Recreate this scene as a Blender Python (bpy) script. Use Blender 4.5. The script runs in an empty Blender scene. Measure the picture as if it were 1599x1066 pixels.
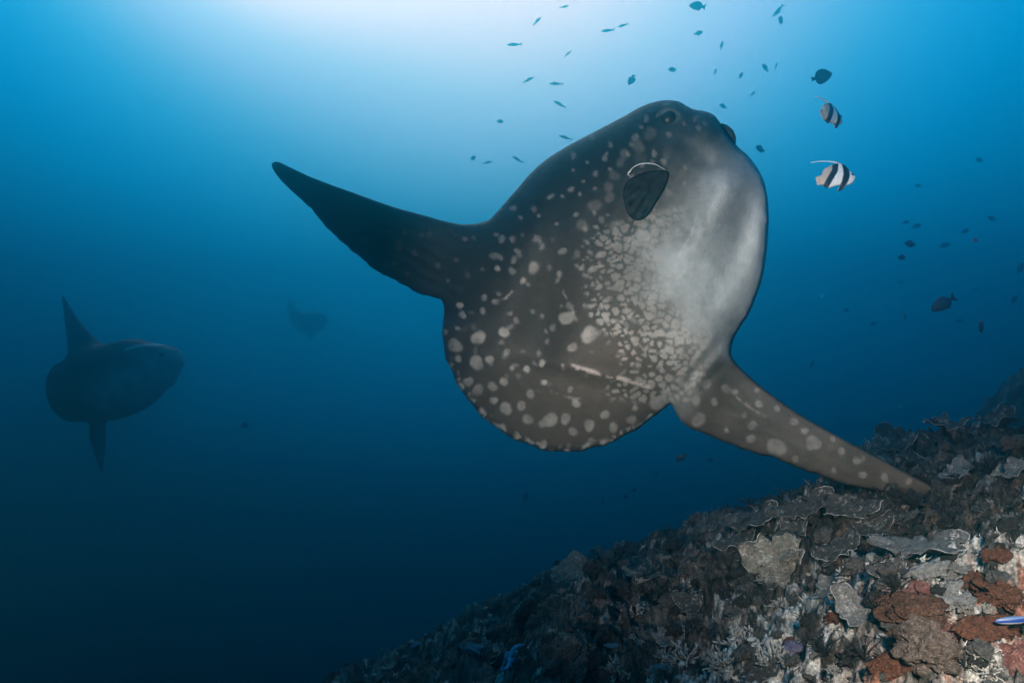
import bpy, math, random
import numpy as np
from mathutils import Vector, Matrix
from mathutils.geometry import delaunay_2d_cdt

random.seed(7)
rng = np.random.default_rng(7)
SC = bpy.context.scene
COL = SC.collection

# ------------------------------------------------------------------ camera
PITCH = math.radians(8.0)
FPX = 1066.0                                   # focal length in photo pixels (24 mm on 36 mm, 1599 px)
cam_d = bpy.data.cameras.new("camera")
cam_d.lens = 24.0
cam_d.sensor_width = 36.0
cam_d.clip_start = 0.05
cam_d.clip_end = 300.0
cam = bpy.data.objects.new("camera", cam_d)
cam.location = (0, 0, 0)
cam.rotation_euler = (math.pi / 2 + PITCH, 0, 0)
COL.objects.link(cam)
SC.camera = cam

# ------------------------------------------------------------------ render settings
SC.render.engine = "CYCLES"
SC.view_settings.view_transform = "Standard"
SC.view_settings.look = "None"
SC.view_settings.exposure = 0.0
SC.view_settings.gamma = 1.0
SC.view_settings.use_curve_mapping = False
cy = SC.cycles
cy.use_denoising = True
cy.volume_bounces = 4
cy.max_bounces = 8
cy.diffuse_bounces = 3
cy.glossy_bounces = 2
cy.use_adaptive_sampling = True
cy.adaptive_threshold = 0.01
cy.sample_clamp_indirect = 4.0

# ------------------------------------------------------------------ world: daylight seen from inside the water
# The light field under water: bright towards the sun's glitter at the surface, blue at eye level, navy below.
WORLD_GAIN = 1.64
w = bpy.data.worlds.new("World")
SC.world = w
w.use_nodes = True
nt = w.node_tree
nt.nodes.clear()


def mnode(t, op, a=None, b=None):
    n = t.nodes.new("ShaderNodeMath")
    n.operation = op
    for i, v in enumerate((a, b)):
        if v is None:
            continue
        if isinstance(v, (int, float)):
            n.inputs[i].default_value = v
        else:
            t.links.new(v, n.inputs[i])
    return n.outputs[0]


tc = nt.nodes.new("ShaderNodeTexCoord")
sep = nt.nodes.new("ShaderNodeSeparateXYZ")
nt.links.new(tc.outputs["Generated"], sep.inputs[0])
zz = sep.outputs[2]


def lobe(ax, el, k, a):
    vm = nt.nodes.new("ShaderNodeVectorMath")
    vm.operation = "DOT_PRODUCT"
    nt.links.new(tc.outputs["Generated"], vm.inputs[0])
    vm.inputs[1].default_value = (math.sin(ax) * math.cos(el), math.cos(ax) * math.cos(el), math.sin(el))
    e = mnode(nt, "MULTIPLY", mnode(nt, "SUBTRACT", vm.outputs["Value"], 1.0), k)
    return mnode(nt, "MULTIPLY", mnode(nt, "EXPONENT", e), a)


base = mnode(nt, "DIVIDE", math.exp(-3.349), mnode(nt, "ADD", mnode(nt, "EXPONENT", mnode(nt, "MULTIPLY", zz, -20.0)), math.exp(-2.309)))
I1 = lobe(-0.441, 0.762, math.exp(4.056), math.exp(0.044))
I2 = lobe(-0.013, 0.777, math.exp(2.329), math.exp(0.105))
tot = mnode(nt, "ADD", base, mnode(nt, "ADD", I1, I2))
lo, hi = math.log(0.001), math.log(2.2)
tpos = mnode(nt, "DIVIDE", mnode(nt, "SUBTRACT", mnode(nt, "LOGARITHM", tot, math.e), lo), hi - lo)
ramp = nt.nodes.new("ShaderNodeValToRGB")
nt.links.new(tpos, ramp.inputs[0])


def s2l(c):
    c = np.asarray(c, float) / 255.0
    return np.where(c <= 0.04045, c / 12.92, ((c + 0.055) / 1.055) ** 2.4)


# linear colour of the light field against its green intensity: navy, blue, cyan, white glitter
stops = [(0, .001, .002), (0, .02, .046), (0, .043, .091), (0, .22, .48), (0, .36, .68), (0, .43, .80), (0, .50, .98), (.03, .57, 1.06),
         (.10, .65, 1.08), (.28, .742, 1.12), (.60, .86, 1.16), (.74, .90, 1.25), (1.13, 1.07, 1.28), (1.45, 1.15, 1.30), (2.2, 1.314, 1.32), (2.7, 1.8, 1.8)]
els = ramp.color_ramp.elements
for i, l in enumerate(stops):
    pos = min(max((math.log(l[1]) - lo) / (hi - lo), 0), 1)
    e = els[i] if i < 2 else els.new(pos)
    e.position = pos
    e.color = (l[0], l[1], l[2], 1)
bgn = nt.nodes.new("ShaderNodeBackground")
bgn.inputs["Strength"].default_value = WORLD_GAIN
nt.links.new(ramp.outputs[0], bgn.inputs["Color"])
wo = nt.nodes.new("ShaderNodeOutputWorld")
nt.links.new(bgn.outputs[0], wo.inputs["Surface"])

# ------------------------------------------------------------------ lamps
# the sun, filtered by the water above
sd = bpy.data.lights.new("sun", "SUN")
sd.energy = 0.4
sd.angle = math.radians(25)
sd.color = (0.55, 0.9, 1.0)
sun = bpy.data.objects.new("sun", sd)
COL.objects.link(sun)
sun_dir = Vector((-0.25, 0.55, 0.80)).normalized()
sun.rotation_euler = sun_dir.to_track_quat("Z", "Y").to_euler()


def strobe(name, loc, target, power, spot, blend, color):
    ld = bpy.data.lights.new(name, "SPOT")
    ld.energy = power
    ld.spot_size = math.radians(spot)
    ld.spot_blend = blend
    ld.shadow_soft_size = 0.12
    ld.color = color
    o = bpy.data.objects.new(name, ld)
    o.location = loc
    o.rotation_euler = (Vector(loc) - Vector(target)).to_track_quat("Z", "Y").to_euler()
    COL.objects.link(o)


# the photographer's two strobe lamps on their arms beside the camera (they give the near reef its natural colours)
strobe("strobe_lamp", (-0.95, 0.2, -0.25), (0.85, 3.95, 0.60), 2000, 50, 1.0, (1.0, 0.94, 0.89))
strobe("strobe_lamp", (0.45, -0.15, 0.42), (1.68, 2.2, -0.66), 1250, 46, 1.0, (1.0, 0.89, 0.79))

# ------------------------------------------------------------------ helpers
EX = np.array([1.0, 0, 0])
EU = np.array([0, -math.sin(PITCH), math.cos(PITCH)])
EF = np.array([0, math.cos(PITCH), math.sin(PITCH)])


def at(px, py, Z):
    px, py, Z = np.broadcast_arrays(np.asarray(px, float), np.asarray(py, float), np.asarray(Z, float))
    X = (px - 799.5) / FPX * Z
    U = -(py - 533.0) / FPX * Z
    return X[..., None] * EX + U[..., None] * EU + Z[..., None] * EF


def tag(o, label=None, cat=None, group=None, kind=None):
    if label: o["label"] = label
    if cat: o["category"] = cat
    if group: o["group"] = group
    if kind: o["kind"] = kind
    return o


def make_mesh(name, V, F, mat=None, smooth=True, attrs=None):
    V = np.asarray(V, np.float32)
    me = bpy.data.meshes.new(name)
    me.vertices.add(len(V))
    me.vertices.foreach_set("co", V.ravel())
    if isinstance(F, np.ndarray):
        n, k = F.shape
        me.loops.add(n * k)
        me.polygons.add(n)
        me.loops.foreach_set("vertex_index", F.astype(np.int32).ravel())
        me.polygons.foreach_set("loop_start", (np.arange(n) * k).astype(np.int32))
    else:
        tot = sum(len(f) for f in F)
        me.loops.add(tot)
        me.polygons.add(len(F))
        me.loops.foreach_set("vertex_index", np.array([i for f in F for i in f], np.int32))
        st = np.cumsum([0] + [len(f) for f in F[:-1]]).astype(np.int32)
        me.polygons.foreach_set("loop_start", st)
        n = len(F)
    me.polygons.foreach_set("use_smooth", np.full(n, smooth, bool))
    me.update(calc_edges=True)
    me.validate()
    for an, arr in (attrs or {}).items():
        arr = np.asarray(arr, np.float32)
        if arr.ndim == 2:
            a = me.attributes.new(an, "FLOAT_COLOR", "POINT")
            c = np.ones((len(V), 4), np.float32)
            c[:, :3] = arr
            a.data.foreach_set("color", c.ravel())
        else:
            a = me.attributes.new(an, "FLOAT", "POINT")
            a.data.foreach_set("value", arr)
    if mat:
        me.materials.append(mat)
    return me


def obj(name, me, parent=None, loc=None):
    o = bpy.data.objects.new(name, me)
    COL.objects.link(o)
    if parent: o.parent = parent
    if loc is not None: o.location = loc
    return o


def empty(name, loc):
    o = bpy.data.objects.new(name, None)
    o.empty_display_size = 0.1
    o.location = loc
    COL.objects.link(o)
    return o


def copy_tree(o, parent=None):
    c = o.copy()
    COL.objects.link(c)
    if parent: c.parent = parent
    for ch in list(o.children):
        copy_tree(ch, c)
    return c


# --- noise
def _hash(ix, iy, seed):
    h = (ix.astype(np.int64) * 374761393 + iy.astype(np.int64) * 668265263 + seed * 974711) & 0xFFFFFFFF
    h = ((h ^ (h >> 13)) * 1274126177) & 0xFFFFFFFF
    h = h ^ (h >> 16)
    return (h & 0xFFFF) / 65535.0


def perlin(x, y, seed=0):
    x = np.asarray(x, float); y = np.asarray(y, float)
    ix = np.floor(x); iy = np.floor(y)
    fx = x - ix; fy = y - iy
    u = fx ** 3 * (fx * (fx * 6 - 15) + 10); v = fy ** 3 * (fy * (fy * 6 - 15) + 10)
    r = 0
    def g(ox, oy):
        a = _hash(ix + ox, iy + oy, seed) * 2 * math.pi
        return np.cos(a) * (fx - ox) + np.sin(a) * (fy - oy)
    a = g(0, 0) * (1 - u) + g(1, 0) * u
    b = g(0, 1) * (1 - u) + g(1, 1) * u
    return (a * (1 - v) + b * v) * 1.4


def fbm(x, y, seed=0, oct=4, gain=0.5):
    r = 0; a = 1.0; f = 1.0
    for i in range(oct):
        r = r + a * perlin(x * f + 17.3 * i, y * f - 9.1 * i, seed + i)
        a *= gain; f *= 2.03
    return r


def worley(x, y, seed=0):
    """F1, F2 and the cell's own random number"""
    x = np.asarray(x, float); y = np.asarray(y, float)
    ix = np.floor(x); iy = np.floor(y)
    f1 = np.full(x.shape, 9.0); f2 = np.full(x.shape, 9.0); cid = np.zeros(x.shape)
    for ox in (-1, 0, 1):
        for oy in (-1, 0, 1):
            cx = ix + ox + _hash(ix + ox, iy + oy, seed)
            cy_ = iy + oy + _hash(ix + ox, iy + oy, seed + 77)
            d = np.hypot(x - cx, y - cy_)
            r = _hash(ix + ox, iy + oy, seed + 191)
            m = d < f1
            f2 = np.where(m, f1, np.minimum(f2, d))
            cid = np.where(m, r, cid)
            f1 = np.where(m, d, f1)
    return f1, f2, cid


def sstep(a, b, x):
    t = np.clip((np.asarray(x, float) - a) / (b - a), 0, 1)
    return t * t * (3 - 2 * t)


# --- materials
def new_mat(name):
    m = bpy.data.materials.new(name)
    m.use_nodes = True
    t = m.node_tree
    b = t.nodes["Principled BSDF"]
    return m, t, b


def tnoise(t, scale, detail=4.0, rough=0.55, coord="Object", vec=None):
    n = t.nodes.new("ShaderNodeTexNoise")
    n.inputs["Scale"].default_value = scale
    n.inputs["Detail"].default_value = detail
    n.inputs["Roughness"].default_value = rough
    if vec is None:
        c = t.nodes.new("ShaderNodeTexCoord")
        vec = c.outputs[coord]
    t.links.new(vec, n.inputs["Vector"])
    return n


def mapr(t, v, a, b, c, d):
    n = t.nodes.new("ShaderNodeMapRange")
    n.inputs[1].default_value = a; n.inputs[2].default_value = b
    n.inputs[3].default_value = c; n.inputs[4].default_value = d
    t.links.new(v, n.inputs[0])
    return n.outputs[0]


def mixc(t, fac, a, b, mode="MIX"):
    n = t.nodes.new("ShaderNodeMix")
    n.data_type = "RGBA"
    n.blend_type = mode
    if isinstance(fac, (int, float)): n.inputs[0].default_value = fac
    else: t.links.new(fac, n.inputs[0])
    for i, v in ((6, a), (7, b)):
        if isinstance(v, tuple): n.inputs[i].default_value = (*v, 1)
        else: t.links.new(v, n.inputs[i])
    return n.outputs[2]


def bump(t, b, h, strength, dist):
    n = t.nodes.new("ShaderNodeBump")
    n.inputs["Strength"].default_value = strength
    n.inputs["Distance"].default_value = dist
    t.links.new(h, n.inputs["Height"])
    t.links.new(n.outputs[0], b.inputs["Normal"])


def attr(t, name):
    n = t.nodes.new("ShaderNodeAttribute")
    n.attribute_name = name
    return n


def skin_mat(name, rough=0.5, fine=60.0, strength=0.25, spec=0.3, attr_name="skin", amt=1.0):
    """colour per vertex, broken up by a fine mottle"""
    m, t, b = new_mat(name)
    a = attr(t, attr_name)
    n1 = tnoise(t, fine, 6, 0.65)
    n2 = tnoise(t, fine * 5, 4, 0.65)
    k = mapr(t, n1.outputs["Fac"], 0.3, 0.7, 1 - 0.18 * amt, 1 + 0.15 * amt)
    k2 = mapr(t, n2.outputs["Fac"], 0.3, 0.7, 1 - 0.12 * amt, 1 + 0.10 * amt)
    v = t.nodes.new("ShaderNodeVectorMath"); v.operation = "SCALE"
    t.links.new(a.outputs["Color"], v.inputs[0]); t.links.new(mnode(t, "MULTIPLY", k, k2), v.inputs["Scale"])
    t.links.new(v.outputs[0], b.inputs["Base Color"])
    b.inputs["Roughness"].default_value = rough
    b.inputs["Specular IOR Level"].default_value = spec
    bump(t, b, mnode(t, "ADD", n1.outputs["Fac"], n2.outputs["Fac"]), strength, 0.006)
    return m


def plain_mat(name, c, var=0.35, scale=30.0, rough=0.8, bstr=0.4, bdist=0.004, spec=0.2, c2=None):
    m, t, b = new_mat(name)
    n1 = tnoise(t, scale, 6, 0.65)
    n2 = tnoise(t, scale * 6, 4, 0.6)
    c2 = c2 or tuple(x * (1 - var) for x in c)
    f = mapr(t, n1.outputs["Fac"], 0.38, 0.62, 0, 1)
    col = mixc(t, f, c2, tuple(min(1, x * (1 + var * 0.5)) for x in c))
    g = mapr(t, n2.outputs["Fac"], 0.3, 0.7, 0.6, 1.25)
    v = t.nodes.new("ShaderNodeVectorMath"); v.operation = "SCALE"
    t.links.new(col, v.inputs[0]); t.links.new(g, v.inputs["Scale"])
    t.links.new(v.outputs[0], b.inputs["Base Color"])
    b.inputs["Roughness"].default_value = rough
    b.inputs["Specular IOR Level"].default_value = spec
    ad = mnode(t, "ADD", n1.outputs["Fac"], n2.outputs["Fac"])
    bump(t, b, ad, bstr, bdist)
    return m


# ------------------------------------------------------------------ the reef slope (one sheet, finest where it is seen near)
def H0(x, y):
    """the slope without its fine relief"""
    x = np.asarray(x, float); y = np.asarray(y, float)
    xs = np.where(x > 2.9, 2.9 + 0.9 * (1 - np.exp(-(x - 2.9) / 0.9)), x)
    xs = np.where(xs < -8, -8 + (xs + 8) * 0.45, xs)
    z = -0.965 + 0.315 * xs - 0.018 * np.clip(y, -3, 40)
    z = z - 0.16 * np.log1p(np.exp(np.clip((0.35 - x) / 0.25, -30, 30))) * 0.25 / 0.16 * 0.22
    k = np.clip(y - 3.6, 0, 30)
    z = z - 0.042 * k ** 2 / (1 + 0.02 * k) * sstep(6.5, 1.5, x - 0.35 * k)
    z = z + 1.6 * np.exp(-((x - 9.5) / 2.3) ** 2 - ((y - 10.5) / 3.0) ** 2)      # a dim shoulder of the slope farther on
    z = z + 0.14 * np.exp(-(((x - 3.35) / 0.85) ** 2 + ((y - 5.25) / 0.7) ** 2) ** 1.5)
    z = z + 0.10 * np.exp(-(((x - 1.75) / 0.5) ** 2 + ((y - 4.4) / 0.5) ** 2))
    z = z + 0.22 * fbm(x * 0.55 + 3.1, y * 0.55, 11, 3) * sstep(0.6, 2.5, np.hypot(x, y))
    return np.maximum(z, -9.0 + 0.4 * fbm(x * .2, y * .2, 5, 2))


def relief(x, y):
    wx = x + 0.06 * perlin(x * 4, y * 4, 51); wy = y + 0.06 * perlin(x * 4 + 9, y * 4, 52)
    f1, f2, c1 = worley(wx * 4.2, wy * 4.2, 3)
    g1, g2, c2 = worley(wx * 11.0, wy * 11.0, 4)
    e1, e2, c3 = worley(x * 27.0, y * 27.0, 6)
    p1, p2, c4 = worley(wx * 6.5 + 3.3, wy * 6.5, 8)
    lump = (1 - np.clip(f1 * 1.25, 0, 1) ** 2) * (0.35 + c1)
    lump2 = (1 - np.clip(g1 * 1.25, 0, 1) ** 2) * (0.2 + c2 ** 2)
    lump3 = (1 - np.clip(e1 * 1.25, 0, 1) ** 2) * c3 ** 2
    pit = sstep(0.34, 0.05, p1) * (c4 > 0.45)
    r = 0.050 * lump + 0.030 * lump2 + 0.018 * lump3 - 0.075 * pit
    ridge = 1 - np.abs(fbm(x * 3.0, y * 3.0, 31, 5, .58)) * 2
    ridge2 = 1 - np.abs(fbm(x * 9.0 + 4, y * 9.0, 35, 4, .6)) * 2
    # shelves that follow the contours
    c = (0.315 * x - 0.10 * y) * 6.5 + 0.9 * fbm(x * 1.6, y * 1.6, 37, 3)
    fr = c - np.floor(c)
    shelf = sstep(0.0, 0.12, fr) * (1 - fr)
    r = r + 0.055 * ridge + 0.030 * ridge2 + 0.06 * shelf + 0.018 * fbm(x * 30, y * 30, 41, 4, 0.65)
    return r - 0.11


def H(x, y):
    return H0(x, y) + relief(np.asarray(x, float), np.asarray(y, float))


def ground_hit(px, py):
    d = at(px, py, 1.0)
    Z = np.geomspace(0.9, 14, 700)
    P = Z[:, None] * d[None]
    h = H(P[:, 0], P[:, 1])
    k = np.nonzero(P[:, 2] <= h)[0]
    if len(k) == 0:
        return None
    i = k[0]
    return np.array([P[i, 0], P[i, 1], h[i]]), Z[i]


def ground_normal(p, e=0.08):
    hx = (H0(p[0] + e, p[1]) - H0(p[0] - e, p[1])) / (2 * e)
    hy = (H0(p[0], p[1] + e) - H0(p[0], p[1] - e)) / (2 * e)
    return Vector((-float(hx), -float(hy), 1)).normalized()


ang = np.concatenate([np.linspace(-180, -46, 50)[:-1], np.linspace(-46, 46, 760), np.linspace(46, 180, 50)[1:]])
rad = np.concatenate([[0.02, 0.2, 0.4], np.geomspace(0.6, 8.5, 560), np.geomspace(8.7, 25, 60)])
A, R = np.meshgrid(np.radians(ang), rad, indexing="ij")
GX = R * np.sin(A); GY = R * np.cos(A)
GZ = H(GX, GY)
na, nr = A.shape
idx = np.arange(na * nr).reshape(na, nr)
F = np.stack([idx[:-1, :-1], idx[1:, :-1], idx[1:, 1:], idx[:-1, 1:]], -1).reshape(-1, 4)
x, y = GX.ravel(), GY.ravel()


def spot_mask(x, y, px, py, rx, ry=None):
    """a round area of the reef about the place seen at a photo pixel, in metres"""
    if (px, py) not in HITS:
        HITS[px, py] = ground_hit(px, py)[0]
    p = HITS[px, py]
    ry = ry or rx
    return np.exp(-(((x - p[0]) / rx) ** 2 + ((y - p[1]) / ry) ** 2))


HITS = {}


def sea_colour(x, y):
    n_a = fbm(x * 2.3, y * 2.3, 61, 4)
    n_b = fbm(x * 9, y * 9, 62, 4, 0.6)
    n_c = fbm(x * 30, y * 30, 63, 3, 0.7)
    _, _, cid = worley(x * 11.0, y * 11.0, 4)
    c = np.zeros((len(x), 3))
    c[:] = (0.034, 0.029, 0.025)
    k = sstep(-0.05, 0.55, n_a + 0.6 * n_b)[:, None]
    c = c * (1 - k) + np.array((0.105, 0.094, 0.084)) * k
    k = (sstep(0.15, 0.5, n_b + 0.4 * n_c) * 0.7)[:, None]
    c = c * (1 - k) + np.array((0.082, 0.056, 0.043)) * k
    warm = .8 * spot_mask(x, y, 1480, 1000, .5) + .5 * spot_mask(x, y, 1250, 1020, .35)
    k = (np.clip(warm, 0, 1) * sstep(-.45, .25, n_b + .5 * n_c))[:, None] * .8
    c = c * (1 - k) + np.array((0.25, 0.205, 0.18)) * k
    k = (sstep(0.80, 0.86, cid) * sstep(-.2, .3, n_c))[:, None]
    c = c * (1 - k) + np.array((0.26, 0.25, 0.235)) * k
    crust = 1.7 * spot_mask(x, y, 1140, 1010, 0.22, 0.2) + 1.2 * spot_mask(x, y, 1230, 950, .2) + 1.2 * spot_mask(x, y, 1235, 1045, .16) + spot_mask(x, y, 1480, 930, 0.13) * 1.3 \
        + 0.7 * spot_mask(x, y, 1340, 880, .25) + .6 * spot_mask(x, y, 1500, 830, .3) + .55 * spot_mask(x, y, 1580, 900, .3) + .7 * spot_mask(x, y, 1540, 1020, .12)
    k = np.clip(sstep(0.25, 0.75, crust * (0.7 + n_b * 1.1 + n_c * .9)), 0, 1)[:, None]
    c = c * (1 - k) + np.array((0.38, 0.37, 0.345)) * k
    red = .7 * spot_mask(x, y, 1560, 990, .2) + .8 * spot_mask(x, y, 1400, 1050, .16) + .6 * spot_mask(x, y, 1420, 960, .12) + .6 * spot_mask(x, y, 1560, 880, .12)
    k = np.clip(sstep(0.45, 0.75, red * (0.7 + n_b * 1.2 + n_c * .6)), 0, 1)[:, None]
    c = c * (1 - k) + np.array((0.22, 0.095, 0.06)) * k
    return c


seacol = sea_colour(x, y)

m, t, b = new_mat("seabed_rock")
a = attr(t, "skin")
n1 = tnoise(t, 22, 8, 0.7)
n2 = tnoise(t, 95, 6, 0.7)
n3 = tnoise(t, 320, 3, 0.6)
k1 = mapr(t, n1.outputs["Fac"], 0.36, 0.64, 0.45, 1.45)
k2 = mapr(t, n2.outputs["Fac"], 0.36, 0.64, 0.35, 1.6)
sc = t.nodes.new("ShaderNodeVectorMath"); sc.operation = "SCALE"
t.links.new(a.outputs["Color"], sc.inputs[0]); t.links.new(mnode(t, "MULTIPLY", k1, k2), sc.inputs["Scale"])
f = mapr(t, n2.outputs["Fac"], 0.62, 0.70, 0, 0.8)
c = mixc(t, f, sc.outputs[0], (0.42, 0.41, 0.40))
f = mapr(t, n1.outputs["Fac"], 0.40, 0.33, 0, 0.85)
c = mixc(t, f, c, (0.025, 0.022, 0.02))
t.links.new(c, b.inputs["Base Color"])
b.inputs["Roughness"].default_value = 0.9
b.inputs["Specular IOR Level"].default_value = 0.15
ad = mnode(t, "ADD", n1.outputs["Fac"], mnode(t, "ADD", n2.outputs["Fac"], mnode(t, "MULTIPLY", n3.outputs["Fac"], 0.5)))
bump(t, b, ad, 0.8, 0.012)
M_ROCK = m
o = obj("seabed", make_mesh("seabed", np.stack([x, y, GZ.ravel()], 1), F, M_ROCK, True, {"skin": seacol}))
tag(o, "dark coral reef slope falling away to the left", None, None, "structure")

# ------------------------------------------------------------------ water (the haze box)
m = bpy.data.materials.new("sea_water")
m.use_nodes = True
t = m.node_tree
t.nodes.clear()
pv = t.nodes.new("ShaderNodeVolumePrincipled")
pv.inputs["Color"].default_value = (0.03, 0.48, 0.565, 1)
pv.inputs["Absorption Color"].default_value = (0, 0, 0, 1)
pv.inputs["Density"].default_value = 0.087
pv.inputs["Anisotropy"].default_value = 0.95
mo = t.nodes.new("ShaderNodeOutputMaterial")
t.links.new(pv.outputs[0], mo.inputs["Volume"])
bx = np.array([[sx, sy, sz] for sx in (-36, 36) for sy in (-26, 43) for sz in (-13.0, 11.0)], float)
bf = np.array([[0, 1, 3, 2], [4, 6, 7, 5], [0, 4, 5, 1], [2, 3, 7, 6], [0, 2, 6, 4], [1, 5, 7, 3]])
o = obj("haze", make_mesh("haze", bx, bf, m, False))
tag(o, "blue sea water filling the whole scene", None, None, "stuff")


# ------------------------------------------------------------------ inflated bodies (sunfish and small fish)
def smooth_closed(P, n_per=6):
    P = np.asarray(P, float)
    N = len(P)
    out = []
    for i in range(N):
        p0, p1, p2, p3 = P[i - 1], P[i], P[(i + 1) % N], P[(i + 2) % N]
        for s in np.linspace(0, 1, n_per, endpoint=False):
            out.append(0.5 * ((2 * p1) + (-p0 + p2) * s + (2 * p0 - 5 * p1 + 4 * p2 - p3) * s ** 2 + (-p0 + 3 * p1 - 3 * p2 + p3) * s ** 3))
    return np.array(out)


def resample(P, h):
    Q = np.vstack([P, P[:1]])
    L = np.concatenate([[0], np.cumsum(np.hypot(*np.diff(Q, axis=0).T))])
    n = max(8, int(L[-1] / h))
    s = np.linspace(0, L[-1], n, endpoint=False)
    return np.stack([np.interp(s, L, Q[:, 0]), np.interp(s, L, Q[:, 1])], 1)


def inside(poly, X, Y):
    r = np.zeros(X.shape, bool)
    n = len(poly)
    for i in range(n):
        x1, y1 = poly[i]; x2, y2 = poly[(i + 1) % n]
        if y1 == y2: continue
        c = ((y1 > Y) != (y2 > Y)) & (X < (x2 - x1) * (Y - y1) / (y2 - y1) + x1)
        r ^= c
    return r


class Blob:
    """a 2-D outline turned into a rounded solid: points, triangles and a thickness field"""

    def __init__(self, outline, h, cell, smooth=6, iters=2500, wob=None):
        P = resample(smooth_closed(outline, smooth), h)
        if wob is not None:
            tg = np.roll(P, -1, 0) - np.roll(P, 1, 0)
            tg /= np.linalg.norm(tg, axis=1)[:, None]
            P = P + np.stack([-tg[:, 1], tg[:, 0]], 1) * wob(P)[:, None]
        self.poly = P
        x0, y0 = P.min(0) - 3 * cell; x1, y1 = P.max(0) + 3 * cell
        gx = np.arange(x0, x1, cell); gy = np.arange(y0, y1, cell)
        X, Y = np.meshgrid(gx, gy)
        m = inside(P, X, Y)
        u = np.zeros(X.shape)
        for _ in range(iters):
            v = 0.25 * (np.roll(u, 1, 0) + np.roll(u, -1, 0) + np.roll(u, 1, 1) + np.roll(u, -1, 1)) + 1
            u = np.where(m, v, 0) if _ < 50 else np.where(m, u + 1.0 * (v - u), 0)
        self.u = u / u.max()
        self.x0, self.y0, self.cell = x0, y0, cell
        hx, hy = np.meshgrid(np.arange(x0, x1, h), np.arange(y0, y1, h * 0.866))
        hx[1::2] += h / 2
        ok = inside(P, hx, hy)
        q = np.stack([hx[ok], hy[ok]], 1)
        q = q[self.edge_dist(q) > 0.75 * h]
        pts = np.vstack([P, q])
        self.nb = len(P)
        edges = [(i, (i + 1) % self.nb) for i in range(self.nb)]
        ov, oe, of, *_ = delaunay_2d_cdt([Vector(p) for p in pts], edges, [], 1, 1e-6)
        self.pts = np.array([(v.x, v.y) for v in ov])
        self.tri = np.array([f for f in of if len(f) == 3], np.int64)
        a, b2, c2 = (self.pts[self.tri[:, i]] for i in range(3))
        cr = (b2[:, 0] - a[:, 0]) * (c2[:, 1] - a[:, 1]) - (b2[:, 1] - a[:, 1]) * (c2[:, 0] - a[:, 0])
        self.tri[cr < 0] = self.tri[cr < 0][:, ::-1]
        self.d = self.edge_dist(self.pts)
        self.edge = self.d < 0.02 * h

    def edge_dist(self, q):
        P = self.poly; Q = np.roll(P, -1, 0)
        out = np.empty(len(q))
        e = Q - P; L2 = (e ** 2).sum(1)
        for s in range(0, len(q), 4000):
            w_ = q[s:s + 4000, None, :] - P[None]
            tt = np.clip((w_ * e).sum(2) / L2, 0, 1)
            out[s:s + 4000] = np.sqrt(((w_ - tt[..., None] * e) ** 2).sum(2)).min(1)
        return out

    def edge_d(self, p):
        return self.d if len(p) == len(self.pts) else self.edge_dist(p)

    def field(self, p):
        fx = (p[:, 0] - self.x0) / self.cell; fy = (p[:, 1] - self.y0) / self.cell
        i = np.clip(fx.astype(int), 0, self.u.shape[1] - 2); j = np.clip(fy.astype(int), 0, self.u.shape[0] - 2)
        a, b2 = fx - i, fy - j
        u = self.u
        return (u[j, i] * (1 - a) + u[j, i + 1] * a) * (1 - b2) + (u[j + 1, i] * (1 - a) + u[j + 1, i + 1] * a) * b2

    def solid(self):
        """triangle list over front points 0..n-1 and back points (edge points shared)"""
        n = len(self.pts)
        back = np.arange(n)
        inner = np.nonzero(~self.edge)[0]
        back[inner] = n + np.arange(len(inner))
        F = np.vstack([self.tri, back[self.tri][:, ::-1]])
        return inner, F


# ------------------------------------------------------------------ the big sunfish
OUT = [(425, 261), (426, 254), (435, 253), (452, 261), (484, 276), (518, 289), (557, 303), (589, 314.6), (623, 326), (663, 336.5),
       (693, 345), (715, 349.5), (735, 350), (750, 348), (766, 341), (783, 323), (805, 298), (830, 269), (856, 247), (892, 225),
       (936, 202), (972, 183), (1001, 167), (1026, 158.5), (1044, 156.5), (1060, 159), (1073, 166), (1085, 171.5), (1101, 174),
       (1115, 180), (1124, 191), (1133, 205), (1144, 220), (1153, 230), (1168, 243), (1182, 261), (1193, 283), (1198.6, 308),
       (1200.5, 338), (1199, 374), (1195, 410), (1189, 440), (1179, 468), (1169, 491), (1157, 509), (1147, 527), (1142.5, 543),
       (1143, 556), (1152, 569), (1170, 587), (1191, 605), (1218, 625), (1251, 647.6), (1290, 670), (1326, 690), (1365, 710.7),
       (1398, 728.5), (1434, 748), (1455, 760), (1467, 772), (1470, 781), (1460, 784), (1440, 781), (1410, 775), (1380, 769), (1350, 763), (1320, 756),
       (1290, 745), (1260, 735), (1230, 722.7), (1200, 712), (1176, 706), (1155, 699), (1134, 690), (1110, 681), (1089, 672),
       (1071, 664), (1060, 652), (1053, 639), (1049, 630), (1043, 633), (1023, 650), (994, 670), (961, 688), (928, 699), (892, 704.8),
       (863, 704), (834, 697), (798, 683), (769, 663), (747, 643), (729, 621), (714, 599), (702, 574), (694, 545), (691, 516),
       (693.5, 484), (690, 470), (684, 466), (652, 456), (621, 440), (589, 423), (568, 406), (542, 385), (513, 359), (497, 338),
       (474, 315), (450, 293), (434, 276)]


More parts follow.
